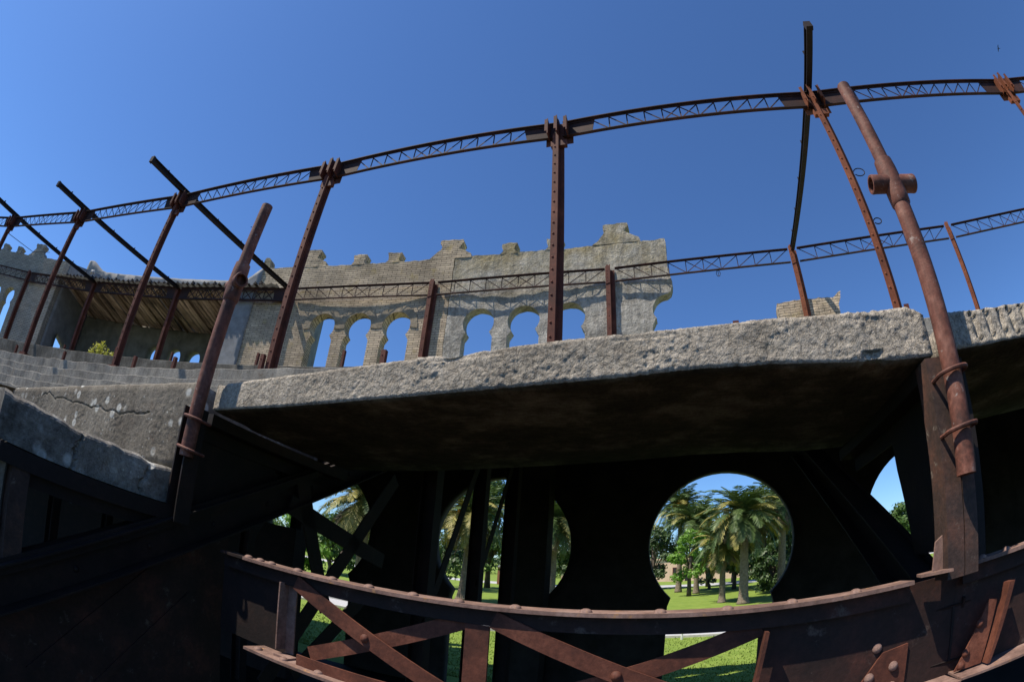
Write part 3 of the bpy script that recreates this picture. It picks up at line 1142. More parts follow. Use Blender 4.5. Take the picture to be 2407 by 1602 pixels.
# outer row: columns close to the arched wall and their girders
ZR = 7.32
cr = thing('wall_column', 'x', 'column', P(4, RR, 3.45), -ang(4), 'rusty columns in front of the arched wall')
hr = ZR - 3.45
mb = MB()
mb.lo((-.11, -.06, -.2), (-.005, -.048, hr + .03))
mb.lo((-.005, -.06, -.2), (.005, .08, hr + .06))
mb.lo((.005, .066, -.2), (.11, .08, hr - .02))
for i in range(10):
    mb.dome((-.05, -.06, .15 + i * .33), .014, (0, -1, 0), 6)
mb.lo((-.14, -.1, -.21), (.14, .12, .01))
part('shaft', mb, M_COLUMN, cr)
mb = MB()
mb.prism([(-.11, -.50), (.005, -.46), (.02, .10), (-.02, .05), (-.06, .09), (-.11, .02)], lambda x, z: (x, -.074, hr + z), lambda x, z: (x, -.0601, hr + z))
for i in range(4):
    mb.dome((-.07, -.074, hr - .4 + .1 * i), .014, (0, -1, 0), 6)
part('head_plate', mb, M_COLUMN, cr)
LR = 2 * RR * math.sin(DL / 2)
RGR = RR * math.cos(DL / 2)
gr = thing('wall_girder', 'x', 'girder', P(4.5, RGR, ZR), -ang(4.5), 'lattice girders before the arched wall')
lattice(gr, LR - .20, .43, .045, 10, 'N', M_TRUSS, .08, .02, False, .05)
gx = thing('wall_girder', 'x', 'girder', P(1.5, RGR, ZR), -ang(1.5), 'lattice girders before the arched wall')
lattice(gx, LR - .20, .47, .06, 9, 'X', M_TRUSS, .42, .035)
CL = {0: 'thin latticed wall column at the far left, beside the pale brick pier', 1: 'dark column inside the roofed box near its left wall', 2: 'dark leaning column under the middle of the plank ceiling',
      3: 'rusty column at the left end of the brick arches, beside a tall dark column', 4: 'brown column dividing the brick arches from the plaster arches', 5: 'column on the plaster wall near its broken right end',
      6: 'reddish outer column standing alone against the sky beside the small brick remnant', 7: 'reddish outer column right of the right handrail pipe, against open sky'}
for k in range(0, 8):
    o = cr if k == 0 else copy_tree(cr)
    place(o, P(k, RR, 3.45), -ang(k), CL[k])
    if k >= 6:
        for ch in o.children:
            ch.data = ch.data.copy()
            ch.data.materials[0] = M_COLUMN2
WL = {-1: 'wall girder span over the narrow arches at the far left edge', 0: 'cross braced girder span over the left end of the plank ceiling', 1: 'cross braced girder span over the middle of the plank ceiling',
      2: 'cross braced girder span behind the cross fitting of the left pipe', 3: 'girder span above the three brick arches', 4: 'girder span crossing the plaster wall above its arches',
      5: 'girder span running from the broken wall end out into open sky', 6: 'lower girder span passing behind the right handrail pipe', 7: 'lower girder span leaving the picture at the right edge'}
for k in range(-1, 8):
    src = gx if k in (0, 1, 2) else gr
    o = src if k in (-1, 0) else copy_tree(src)
    place(o, P(k + .5, RGR, ZR), -ang(k + .5), WL[k])
# hanging wire loop
g5 = [o for o in bpy.data.objects if o.get('label') == WL[5]][0]
mb = MB()
mb.tube([(.35 + .05 * math.sin(t), 0, -.52 - .09 * math.cos(t)) for t in np.linspace(0, 2 * math.pi, 13)] + [(.35, 0, -.43)], .008, 5)
part('wire_loop', mb, M_STEEL, g5, False, True)

# rafters left in place: each slopes from its free inner end over the inner girder down onto the outer column
rf = thing('roof_rafter', 'x', 'rafter', P(3, RF, 6.55), -ang(3), 'bare rafters left from the roof')
mb = MB()
dR0, dR1 = 36.04 - RF, RR - RF - .02
za, zb_, = -.09, .80
zf = lambda y: za + (zb_ - za) * (y - dR0) / (dR1 - dR0)
for dz, wd, ht in ((0, .10, .014), (-.115, .10, .014)):
    mb.bar((0, dR0, zf(dR0) + dz), (0, dR1, zf(dR1) + dz), wd, ht)
mb.bar((0, dR0, zf(dR0) - .0575), (0, dR1, zf(dR1) - .0575), .014, .10)
mb.bar((0, dR0 - .03, zf(dR0) - .06), (0, dR0 + .05, zf(dR0) - .06), .11, .15)
part('beam', mb, M_STEEL, rf)
for y in (-.75, .5, 1.5, 2.7, 3.9, 4.9):
    mb = MB()
    mb.prism([(y, 0), (y + .1, 0), (y + .09, .09), (y + .07, .09)], lambda a, z: (-.045, a, zf(a) + .0075 + z), lambda a, z: (-.037, a, zf(a) + .0075 + z))
    part('cleat', mb, M_STEEL, rf)
for i, (k, lab) in enumerate([(1, 'rafter in the far left corner, lowest of the bare rafters'), (2, 'bare rafter crossing the second tall column from the left'), (3, 'bare rafter slanting down behind the left handrail pipe, longest one against the sky'),
                              (6, 'black rafter sticking up highest into the sky, beside the right handrail pipe')]):
    o = rf if i == 0 else copy_tree(rf)
    place(o, P(k, RF, 6.55), -ang(k), lab)

# thin stay cable at the far left
mb = MB()
mb.tube([P(1.0, RF, 5.9), P(.55, 40.5, 7.0), P(.1, 43.4, 8.6)], .012, 5)
single('stay_cable', mb, M_STEEL, 'thin dark cable running from a far left column to the ruined wall top', 'cable', P(.5, 40, 7), 0, None, True)

# rail stubs standing on the steps
st = [(37.3, 5.503, .36, 'x'), (37.3, 6.02, .32, 'x'), (37.3, 4.469, .33, ''), (37.3, 3.963, .33, ''), (37.3, 3.461, .3, ''), (37.3, 3.0 + .17, .3, ''), (37.3, 2.505, .3, ''),
      (39.3, 4.006, .40, ''), (39.3, 3.53, .38, ''), (39.3, 3.19, .38, ''), (39.3, 2.92, .36, ''), (39.3, 2.41, .40, ''), (39.3, 1.84, .34, ''), (37.3, 5.09, .3, ''), (37.3, 1.9, .3, '')]
sl = {(37.3, 5.503): 'short red stub post on the steps left of the small brick remnant', (37.3, 6.02): 'short red stub post between the column with wires and the right pipe',
      (37.3, 4.469): 'red angle stub before the rightmost brick arch', (37.3, 3.963): 'rusty stub just left of the foot of the fourth tall column', (37.3, 3.461): 'rusty stub on the wide step between the left pipe and the third tall column',
      (37.3, 3.17): 'rusty stub on the wide step close right of the third tall column', (37.3, 2.505): 'dark stub below the yellow shrub', (39.3, 4.006): 'dark stub in front of the pier between the two left brick arches',
      (39.3, 3.53): 'thin dark stub on the parapet before the plaster pier', (39.3, 3.19): 'thin stub on the parapet beneath the right small arched opening', (39.3, 2.92): 'thin stub on the parapet beneath the middle small arched opening',
      (39.3, 2.41): 'thin stub on the parapet right of the yellow shrub', (39.3, 1.84): 'thin stub on the parapet near the small door in the side wall', (37.3, 5.09): 'stub tip peeping over the slab right of the centre column', (37.3, 1.9): 'thin stub on the wide step left of the second tall column'}
stub = None
for R, k, h, _ in st:
    z = 2.2 if R < 38 else 3.1
    z += sink(k)
    if R > 39:
        z -= .10 * max(0, 2.2 - k)
    if stub is None:
        mb = MB()
        mb.lo((-.035, -.005, -.1), (.035, .005, .42)).lo((.025, .0051, -.1), (.035, .06, .42))
        mb.dome((-.01, -.005, .33), .012, (0, -1, 0), 6)
        stub = single('rail_stub', mb, M_COLUMN, 'x', 'post stub', (0, 0, 0), 0, 'short rail stubs left on the steps')
        o = stub
    else:
        o = copy_tree(stub)
    place(o, P(k, R, z), -ang(k), sl[(R, k)])
    o.scale = (1 if R < 38 else .7, 1, h / .4)

# ------------------------------------------------------------------ steel ring girder under the open bay
loc, rz = bay(0)
ring = thing('ring_girder', 'heavy riveted steel girder crossing the bottom of the picture below the slab, with crossed braces', 'girder', loc, rz)
ZG = -.172 + EYE
loc = Vector((loc.x, loc.y, -.009))
ROOT[ring.name] = (loc, rz)
ring.location = loc
zl = lambda z: z + EYE
mb = MB()
mb.lo((.60, .045, zl(-.186)), (3.60, .19, zl(-.170)))
tf = part('top_flange', mb, M_FLANGE, ring)
mb = MB()
mb.lo((.40, .088, zl(-.255)), (3.60, .10, zl(-.1861))).lo((.40, .05, zl(-.1855)), (.5999, .19, zl(-.1705)))  # second box: left end of the flange, its shadow painted by dark steel
part('flange_leg', mb, M_PLATE, ring)  # darker steel than the flange paints in the shade beneath it
riv = [.61, .70, .79, .97, 1.19, 1.40, 1.62, 1.826, 2.06, 2.33, 2.6, 2.845, 3.09, 3.35]
rivet = None
for x in riv:
    if rivet is None:
        rivet = part('rivet', MB().dome((0, 0, 0), .025, (0, 0, 1), 12, .62), M_FLANGE, tf, False, True)
        o = rivet
    else:
        o = rivet.copy()
        S.collection.objects.link(o)
        o.parent = tf
    o.location = (x, .085 + random.uniform(-.004, .004), zl(-.170))
mb = MB()
mb.lo((.74, -.03, zl(-.645)), (3.84, .125, zl(-.63)))
bf = part('bottom_flange', mb, M_FLANGE, ring)
for x in (.80, .98, 1.2, 3.1, 3.4, 3.7):
    o = rivet.copy()
    S.collection.objects.link(o)
    o.parent = bf
    o.location = (x, .02, zl(-.63))
mb = MB()
mb.lo((1.06, .02, zl(-.6295)), (2.0, .03, zl(-.575)))
part('stiffening_angle', mb, M_BRACE, ring)


def brace(p, q, y, wd=.074):
    mb = MB()
    mb.bar((p[0], y, zl(p[1])), (q[0], y, zl(q[1])), .012, wd)
    part('brace', mb, M_BRACE, ring)


brace((.98, -.225), (1.90, -.615), .075)
brace((1.07, -.575), (1.88, -.235), .108)
brace((1.98, -.225), (2.95, -.60), .075)
brace((2.0, -.61), (2.98, -.25), .108)
for x, z, y in ((1.405, -.408, .069), (2.46, -.418, .069)):
    o = part('rivet', MB().dome((0, 0, 0), .022, (0, -1, 0), 12, .7), M_BRACE, ring, False, True)
    o.location = (x, y, zl(z))
mb = MB()
mb.lo((1.865, .075, zl(-.63)), (1.965, .087, zl(-.2551)))
mb.lo((1.905, .0871, zl(-.63)), (1.917, .12, zl(-.2551)))
part('web_post', mb, M_BRACE, ring)
# solid end plates
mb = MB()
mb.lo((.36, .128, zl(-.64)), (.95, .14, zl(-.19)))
part('end_plate', mb, M_STEEL, ring)  # darkest steel, so shade is painted onto this left plate
mb = MB()
mb.lo((.885, .055, zl(-.60)), (.893, .1275, zl(-.245))).lo((.893, .1195, zl(-.62)), (.95, .1275, zl(-.245)))
mb.lo((.90, .03, zl(-.6295)), (1.0, .10, zl(-.619)))
part('angle_stiffener', mb, M_FLANGE, ring)
mb = MB()
mb.lo((2.975, .125, zl(-.63)), (3.86, .137, zl(-.19)))
ep = part('end_plate', mb, M_PLATE, ring)
mb = MB()
mb.bar((2.995, .06, zl(-.265)), (2.945, .06, zl(-.63)), .014, .05, (0, 1, 0))
part('angle_stiffener', mb, M_BRACE, ring)
mb = MB()
mb.prism([(3.36, -.63), (3.62, -.63), (3.62, -.43), (3.50, -.445)], lambda x, z: (x, .112, zl(z)), lambda x, z: (x, .1249, zl(z)))
part('sunlit_patch', mb, M_BRACE, ring)  # brighter sheet painting in the sunlit patch on the end plate
for x, z in ((3.478, -.422), (3.557, -.512), (3.45, -.54), (3.56, -.60), (3.40, -.6)):
    o = part('rivet', MB().dome((0, 0, 0), .022, (0, -1, 0), 12, .8), M_FLANGE, ring, False, True)
    o.location = (x, .112 if x > 3.4 and z < -.44 else .125, zl(z))

# girder of the next bay to the right
loc1, rz1 = bay(1)
loc1 = Vector((loc1.x, loc1.y, 0))
ring2 = thing('ring_girder', 'next riveted steel girder turning off to the lower right corner', 'girder', loc1, rz1)
mb = MB()
mb.lo((.02, .045, zl(-.186)), (3.8, .19, zl(-.170)))
part('flange_leg', MB().lo((.02, .088, zl(-.255)), (3.8, .10, zl(-.1861))), M_PLATE, ring2)  # leg again in darker steel for the flange's painted shade
tf2 = part('top_flange', mb, M_FLANGE, ring2)
mb = MB()
mb.lo((.0, -.03, zl(-.64)), (3.8, .125, zl(-.63)))
part('bottom_flange', mb, M_FLANGE, ring2)
for x in (.12, .26, .45, .65, .85):
    o = rivet.copy()
    S.collection.objects.link(o)
    o.parent = tf2
    o.location = (x, .085, zl(-.170))
mb = MB()
mb.lo((.0, .125, zl(-.63)), (.62, .137, zl(-.19)))
mb.lo((-.06, .14, zl(-.63)), (.06, .15, zl(-.19)))
part('end_plate', mb, M_PLATE, ring2)
mb = MB()
mb.prism([(.0, -.62), (.14, -.62), (.20, -.36), (.155, -.35)], lambda x, z: (x, .06, zl(z)), lambda x, z: (x, .07, zl(z)))
mb.prism([(.15, -.62), (.165, -.62), (.27, -.30), (.24, -.30)], lambda x, z: (x, .01, zl(z)), lambda x, z: (x, .072, zl(z)))
part('angle_stiffener', mb, M_BRACE, ring2)
for x, z in ((.05, -.55), (.11, -.44), (.03, -.60)):
    o = part('rivet', MB().dome((0, 0, 0), .02, (0, -1, 0), 12, .8), M_BRACE, ring2, False, True)
    o.location = (x, .06, zl(z))

# ------------------------------------------------------------------ raker frames that carry the stand


def raker_frame(n, label, near=None, cols=((37.6, .10), (39.4, .10), (41.2, .12)), r0=32.5, drop=0.0, bz=.60):
    a = TH(n)
    loc = pt(a, 36.0, -EYE)
    t = thing('raker_frame', label, 'steel frame', loc, -a, 'raker frames under the stand')
    W = lambda R, x, z: (x, R - 36.0, z + EYE)   # local coordinates: x tangential, y radial
    mb = MB()
    tz = lambda R: -.03 - drop + .455 * (R - 34)
    r1 = 37.9
    mb.prism([(r0, tz(r0) - .24), (r1, tz(r1) - .24), (r1, tz(r1)), (r0, tz(r0))], lambda R, z: W(R, -.006, z), lambda R, z: W(R, .006, z))
    up_ = Vector((0, -.41, .91))
    for dz in (-.006, -.247):
        mb.bar(W(r0, 0, tz(r0) + dz), W(r1, 0, tz(r1) + dz), .19, .012, up_)
    mb.bar(W(r0, .05, tz(r0) - .02), W(r1, .05, tz(r1) - .02), .012, .08, up_)
    for i in range(10):
        R = r0 + .3 + i * .5
        mb.dome(W(R, .006, tz(R) - .16), .02, (1, 0, 0), 8)
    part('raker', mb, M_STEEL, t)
    for R, wd in cols:
        mb = MB()
        ztop = {37.6: 1.4, 39.4: 2.15, 41.2: 2.75}.get(R, 2.5)
        mb.lo(W(R - wd, -wd, -EYE), W(R + wd, -wd + .012, ztop))
        mb.lo(W(R - wd, wd - .012, -EYE), W(R + wd, wd, ztop))
        mb.lo(W(R - .006, -wd + .0121, -EYE), W(R + .006, wd - .0121, ztop))
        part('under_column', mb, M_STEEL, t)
    for p, q in (((37.6, -.9), (39.4, 1.9)), ((39.4, -.4), (41.2, 2.2))) if len(cols) > 2 else ():
        mb = MB()
        mb.bar(W(p[0], .03, p[1]), W(q[0], .03, q[1]), .012, .15)
        part('brace', mb, M_STEEL, t)
    # step support: post, horizontal under the slab
    mb = MB()
    mb.lo(W(34.04, -.12, bz - .07), W(35.6, .12, bz)).lo(W(34.04, -.006, bz - .16), W(35.6, .006, bz - .0701))
    part('slab_bearer', mb, M_STEEL, t)
    return t, W


tl, W = raker_frame(0, 'dark sloping steel raker frame rising from the lower left corner to the slab')
# stepped supports and deep web below the left raker
mb = MB()
mb.lo(W(33.87, .02, -.10), W(33.99, .032, .595)).lo(W(33.87, .118, -.10), W(33.99, .13, .595)).lo(W(33.962, .0321, -.10), W(33.98, .1179, .595))
part('step_post', mb, M_STEEL, tl)
mb = MB()
mb.prism([(34.0, -.02), (34.9, .36), (34.75, .53), (34.0, .53)], lambda R, z: W(R, -.02, z), lambda R, z: W(R, -.008, z))
part('gusset', mb, M_STEEL, tl)
mb = MB()
mb.lo(W(32.72, -.05, -.10), W(33.97, .06, -.012)).lo(W(32.9, -.006, -.17), W(33.97, .006, -.1001))
part('step_bearer', mb, M_STEEL, tl)
mb = MB()
mb.lo(W(32.82, -.06, -.56), W(32.875, .05, -.1001)).lo(W(32.875, .038, -.52), W(32.93, .05, -.1001))
part('step_post', mb, M_POST, tl)
mb = MB()
mb.prism([(32.55, -.96), (34.5, -.06), (34.5, -1.35), (32.55, -1.9)], lambda R, z: W(R, -.055, z), lambda R, z: W(R, -.043, z))
for (p, q) in (((33.0, -1.15), (33.9, -.4)), ((33.4, -1.25), (34.2, -.55))):
    mb.bar(W(p[0], -.038, p[1]), W(q[0], -.038, q[1]), .01, .05)
part('web_plate', mb, M_PLATE, tl)
for p, q in (((34.85, -1.2), (36.6, .74)), ((35.0, .22), (36.5, -.12)), ((35.2, -1.15), (36.35, -.38)), ((35.1, .45), (35.6, -.6))):
    mb = MB()
    mb.bar(W(p[0], .05, p[1]), W(q[0], .05, q[1]), .014, .15)
    part('brace', mb, M_STEEL, tl)

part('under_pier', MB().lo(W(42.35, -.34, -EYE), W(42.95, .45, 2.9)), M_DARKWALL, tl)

tr, W = raker_frame(1, 'dark raker frame running back and up from the foot of the right bracket post', cols=(), r0=34.12, drop=.36, bz=.668)
mb = MB()
mb.prism([(34.0, -.10), (34.55, -.10), (34.74, .35), (34.78, .53), (34.0, .53)], lambda R, z: W(R, -.02, z), lambda R, z: W(R, -.008, z))
part('gusset', mb, M_STEEL, tr)
# double angle bracket post on the right frame
mb = MB()
mb.lo(W(33.955, -.125, -.205), W(33.967, -.042, .655)).lo(W(33.9671, -.125, -.205), W(34.08, -.113, .655))
mb.lo(W(33.955, -.037, -.205), W(33.967, .030, .655)).lo(W(33.9671, -.037, -.205), W(34.08, -.025, .655))
bp = part('bracket_post', mb, M_POST, tr)
part('gusset', MB().lo(W(34.10, -.01, -.2), W(34.112, .16, .655)), M_STEEL, tr)  # added plate that closes a bright sliver of sky behind the post
mb = MB()
mb.prism([(-.235, 33.99), (-.126, 33.90), (-.126, 34.07), (-.22, 34.07)], lambda x, R: W(R, x, -.171), lambda x, R: W(R, x, -.160))
mb.prism([(-.175, -.160), (-.126, -.160), (-.126, -.03), (-.16, -.05)], lambda x, z: W(34.0, x, z), lambda x, z: W(34.012, x, z))
part('foot_angle', mb, M_FLANGE, tr)

raker_frame(-1, 'second raker frame to the left, hidden in the dark beneath the cracked step', cols=((37.6, .12), (39.4, .11), (41.2, .15)))
raker_frame(-2, 'third raker frame to the left, deep in the dark under the far stand', cols=((37.6, .12), (39.4, .11), (41.2, .15)))
raker_frame(-3, 'fourth raker frame to the left, deepest in the dark under the far stand', cols=((37.6, .12), (39.4, .11), (41.2, .15)))
raker_frame(2, 'raker frame at the right edge beyond the bracket post', cols=())

# ------------------------------------------------------------------ handrail pipes


def pipe(n, label, mat, r, zb, zt, zc, R, x, kind, lean=0.0):
    a = TH(n)
    t = thing('handrail_pipe', label, 'pipe', pt(a, R, zb) + Vector((math.cos(a), -math.sin(a), 0)) * x, -a, None)
    t.rotation_euler = (0, lean / 2, -a)
    H = zt - zb
    c = zc - zb
    mb = MB()
    N_ = 26
    pts = [(0, 0, H * i / N_) for i in range(N_ + 1)]
    mb.tube(pts, [r * (1.06 if q[2] < c - .1 else .95) * (1 + .012 * noise.noise(Vector((0, n * 9, q[2] * 9)))) for q in pts], 24)
    part('post', mb, mat, t, False, 'auto')
    mb = MB()
    mb.tube([(0, 0, c - .13), (0, 0, c - .12), (0, 0, c - .08), (0, 0, c), (0, 0, c + .09), (0, 0, c + .14), (0, 0, c + .145)],
            [r * 1.1, r * 1.24, r * 1.3, r * 1.32, r * 1.3, r * 1.22, r * 1.0], 24)
    cx = part('cross_fitting', mb, mat, t, False, 'auto')
    d = Vector((1, 0, 0)) if kind == 'cross' else Vector((.93, -.37, 0)).normalized()
    for sgn in ((-1, 1) if kind == 'cross' else (1, -1)):
        ln = .125 if kind == 'cross' else .095
        mb = MB()
        ro, ri = r * 1.12, r * .86
        P0 = Vector((0, 0, c))
        prof = [(r * .6, ro), (ln * .8, ro), (ln - .006, ro * 1.03), (ln, ro * .98), (ln, ri), (ln * .55, ri)]
        x_ = d.cross(Vector((0, 0, 1))).normalized()
        vs, m_n = [], 22
        for (l, q) in prof:
            for j in range(m_n):
                th = 2 * math.pi * j / m_n
                vs.append(P0 + d * sgn * l + x_ * q * math.cos(th) + Vector((0, 0, 1)) * q * math.sin(th))
        fs = [(i * m_n + j, i * m_n + (j + 1) % m_n, (i + 1) * m_n + (j + 1) % m_n, (i + 1) * m_n + j) for i in range(len(prof) - 1) for j in range(m_n)]
        fs.append(tuple((len(prof) - 1) * m_n + j for j in range(m_n)))
        mb.add(vs, fs)
        part('socket', mb, mat, cx, False, 'auto')
    return t


pr = pipe(1, 'tall rusty right handrail pipe with open cross fitting, clamped to the bracket post', M_PIPE, .041, .17, 2.215, 1.48, 33.895, -.045, 'cross', .05)
pl = pipe(0, 'rusty left handrail pipe with a cross fitting halfway up, before the plank ceiling', M_PIPE, .043, .29, 2.03, 1.41, 33.89, .12, 'tee', .07)


def ubolt(t, z, tilt, mat, r=.058, leg=.085, back=.075):
    mb = MB()
    pts = [(-r * 1.25, back, z - tilt), (-r * 1.25, back * .2, z - tilt * .95)]
    for i in range(13):
        th = math.pi - math.pi * i / 12
        pts.append((r * 1.25 * math.cos(th), -r * .98 * math.sin(th) + .0, z - tilt * .9 * math.cos(th) * -1 if False else z + tilt * .9 * math.cos(th) * .9))
    pts += [(r * 1.25, back * .2, z + tilt * .9), (r * 1.25, back, z + tilt)]
    mb.tube(pts, .0095, 8)
    part('clamp', mb, mat, t, False, 'auto')


ubolt(pr, .565 - .17, .012, M_PIPE)
ubolt(pr, .345 - .17, .012, M_PIPE)
ubolt(pl, .52 - .29, -.012, M_PIPE, .06)
ubolt(pl, .335 - .29, -.012, M_PIPE, .06)

# ------------------------------------------------------------------ plants


def frond(mb, base, az, el, L, droop, leaf, nl=20, twist=0.0, wid=.05):
    p = Vector(base)
    h = Vector((math.cos(az), math.sin(az), 0))
    pts = [p.copy()]
    n = nl
    for i in range(n):
        t = (i + 1) / n
        e = el - droop * t ** 1.25
        p = p + (h * math.cos(e) + Vector((0, 0, 1)) * math.sin(e)) * (L / n)
        pts.append(p.copy())
    side = Vector((-math.sin(az), math.cos(az), 0))
    for i in range(1, n + 1):
        t = i / n
        d = (pts[i] - pts[i - 1]).normalized()
        upv = side.cross(d).normalized()
        l = leaf * (math.sin(math.pi * min(1, t * .93 + .07)) ** .6 + .15)
        for sg in (-1, 1):
            dirn = (side * sg * .80 + d * (.45 + .5 * t) + upv * random.uniform(-.05, .22) + Vector((0, 0, -.30 * random.random()))).normalized()
            tip = pts[i] + dirn * l * random.uniform(.8, 1.1)
            wv = d * wid * random.uniform(.8, 1.2)
            mid = pts[i] + dirn * l * .5 + upv * .02
            mb.add([pts[i] - wv * .6, pts[i] + wv * .6, mid + wv, tip, mid - wv], [(0, 1, 2, 3, 4)])
    # rachis
    for i in range(0, n, 2):
        j = min(i + 2, n)
        s_ = side * .025 * (1 - .7 * i / n)
        mb.add([pts[i] - s_, pts[i] + s_, pts[j] + s_ * .8, pts[j] - s_ * .8], [(0, 1, 2, 3)])


def palm(label, x, y, h, tr_, crown, n, dead, yellow=.35, fruit=0, seed=1, az=0):
    random.seed(seed)
    t = thing('palm_tree', label, 'palm tree', (x, y, 0), az, 'palms in the park')
    mb = MB()
    pts, rs = [], []
    m = 46
    bx, by = random.uniform(-.25, .25), random.uniform(-.2, .2)
    for i in range(m + 1):
        q = i / m
        pts.append((bx * math.sin(q * 2.2) * .8, by * q * q, h * q))
        rs.append(tr_ * (1 + .5 * math.exp(-q * 16) - .22 * q + (.30 * math.exp(-(1 - q) * 14))) * (1 + .05 * (i % 2)))
    mb.tube(pts, rs, 14)
    trunk = part('trunk', mb, M_TRUNK, t, False, True)
    top_ = Vector(pts[-1])
    g1, g2, g3 = MB(), MB(), MB()
    for i in range(n):
        q = (i + .5) / n
        el = R_(82 - 112 * q + random.uniform(-7, 7))
        a = i * 2.39996 + random.uniform(-.2, .2)
        L = crown * random.uniform(.88, 1.1) * (1.0 if q > .12 else .75)
        tgt = g2 if (random.random() < yellow and q > .3) else g1
        frond(tgt, top_ + Vector((math.cos(a), math.sin(a), 0)) * tr_ * .5 + Vector((0, 0, random.uniform(-.15, .2))), a, el, L, R_(random.uniform(55, 85)), crown * .20, 24, 0, crown * .019)
    for i in range(dead):
        a = random.uniform(0, 2 * math.pi)
        frond(g3, top_ + Vector((math.cos(a), math.sin(a), 0)) * tr_ * .7 + Vector((0, 0, -.25 - random.random() * .3)), a, R_(random.uniform(-50, -20)), crown * random.uniform(.5, .75), R_(random.uniform(30, 45)), crown * .13, 14, 0, crown * .020)
    part('crown', g1, M_FROND, t)
    part('yellowed_fronds', g2, M_FROND2, t)
    if g3.v:
        part('dead_fronds', g3, M_DEAD, t)
    if fruit:
        for i in range(fruit):
            fb = MB()
            a = i * 2.4 + .5
            c0 = top_ + Vector((math.cos(a), math.sin(a), 0)) * tr_ * 2.0 + Vector((0, 0, random.uniform(-.1, .35)))
            vs, nu, nv = [], 16, 12
            for iv in range(nv + 1):
                for iu in range(nu):
                    th, u = math.pi * iv / nv, 2 * math.pi * iu / nu
                    d = Vector((math.sin(th) * math.cos(u), math.sin(th) * math.sin(u), math.cos(th)))
                    vs.append(c0 + Vector((d.x * .32, d.y * .32, d.z * .48)) * (1 + .35 * noise.noise(d * 3.1 + Vector((i, 0, 0))) + .2 * noise.noise(d * 8)))
            fb.add(vs, [(iv * nu + iu, iv * nu + (iu + 1) % nu, (iv + 1) * nu + (iu + 1) % nu, (iv + 1) * nu + iu) for iv in range(nv) for iu in range(nu)])
            part('fruit_cluster', fb, M_FRUIT, t)
    return t


CX0, CY0 = 11.8178, 29.9054


def at(a, d):                               # ground point by compass heading and distance from the viewpoint
    return CX0 + d * math.sin(R_(a)), CY0 + d * math.cos(R_(a))


palm('tallest looking palm in the round arch, thick trunk and heavy yellowing crown', *at(27.5, 37.3), 6.6, .34, 3.6, 74, 34, .4, 0, 11, .3)
palm('slim palm with a low crown, left of the thick palm and close to its trunk', *at(25.1, 39.8), 4.6, .25, 2.8, 54, 22, .25, 0, 12, 1.0)
palm('palm with orange fruit at the upper left of the round arch', *at(20.2, 58), 9.9, .30, 3.9, 66, 8, .1, 7, 13, 2.0)
palm('green palm with low crown behind the light green young tree in the round arch', *at(22.2, 54), 7.7, .27, 3.9, 62, 8, .12, 0, 14, .7)
palm('palm with orange fruit and yellow fronds just left of the dark posts', *at(-3.4, 39), 6.7, .38, 3.7, 66, 50, .6, 4, 15, .2)
palm('palm whose right half shows in the sliver of arch left of the round arch', *at(6.2, 42), 6.9, .34, 3.9, 62, 22, .45, 0, 16, 1.7)
palm('palm with hanging dead fronds behind the crossed braces at lower left', *at(-14.8, 36), 6.6, .40, 4.0, 66, 80, .6, 0, 17, 2.4)
palm('pale trunked palm at the right rim of the round arch', *at(31.6, 41), 7.6, .33, 3.2, 44, 50, .6, 0, 18, 2.9)


def leaf_cloud(mb, c, rad, n, size, flat=1.0):
    c = Vector(c)
    for i in range(n):
        d = Vector((random.gauss(0, 1), random.gauss(0, 1), random.gauss(0, 1)))
        d.normalize()
        r = random.random() ** .45
        p = c + Vector((d.x * rad[0], d.y * rad[1], d.z * rad[2])) * r
        nrm = (d + Vector((random.uniform(-.9, .9), random.uniform(-.9, .9), random.uniform(-.3, 1.1)))).normalized()
        u = nrm.cross(Vector((random.uniform(-1, 1), random.uniform(-1, 1), random.uniform(-1, 1)))).normalized()
        v = nrm.cross(u)
        s = size * random.uniform(.6, 1.35)
        mb.add([p - u * s, p + v * s * .5, p + u * s, p - v * s * .5], [(0, 1, 2, 3)])


def tree(label, x, y, h, cr_, mat, seed, trunk_h=.35, n=34, leaf=.16, per=120, tr_=.22, name='broadleaf_tree', cat='tree', group='broadleaf trees in the park'):
    random.seed(seed)
    t = thing(name, label, cat, (x, y, 0), random.uniform(0, 6), group)
    tb, cb = MB(), MB()
    base = h * trunk_h
    tb.tube([(0, 0, -.1), (.05, .02, base * .5), (random.uniform(-.2, .2), random.uniform(-.2, .2), base), (random.uniform(-.3, .3), random.uniform(-.3, .3), h * .7)], [tr_ * 1.3, tr_, tr_ * .85, tr_ * .3], 9)
    for i in range(n):
        a = random.uniform(0, 2 * math.pi)
        q = random.random()
        zz = base * .85 + (h - base * .9) * q
        rmax = cr_ * (math.sin(math.pi * min(.98, .18 + .8 * q)) ** .7)
        r = rmax * math.sqrt(random.random()) * .9
        c = Vector((r * math.cos(a), r * math.sin(a), zz))
        s = cr_ * random.uniform(.2, .38)
        leaf_cloud(cb, c, (s, s, s * .7), per, leaf)
        if i % 3 == 0:
            tb.tube([(0, 0, base * random.uniform(.75, 1.2)), tuple(c * .5 + Vector((0, 0, zz * .45))), tuple(c)], [tr_ * .4, tr_ * .22, tr_ * .06], 6)
    part('trunk', tb, M_BARK, t, False, True)
    part('crown', cb, mat, t)
    return t


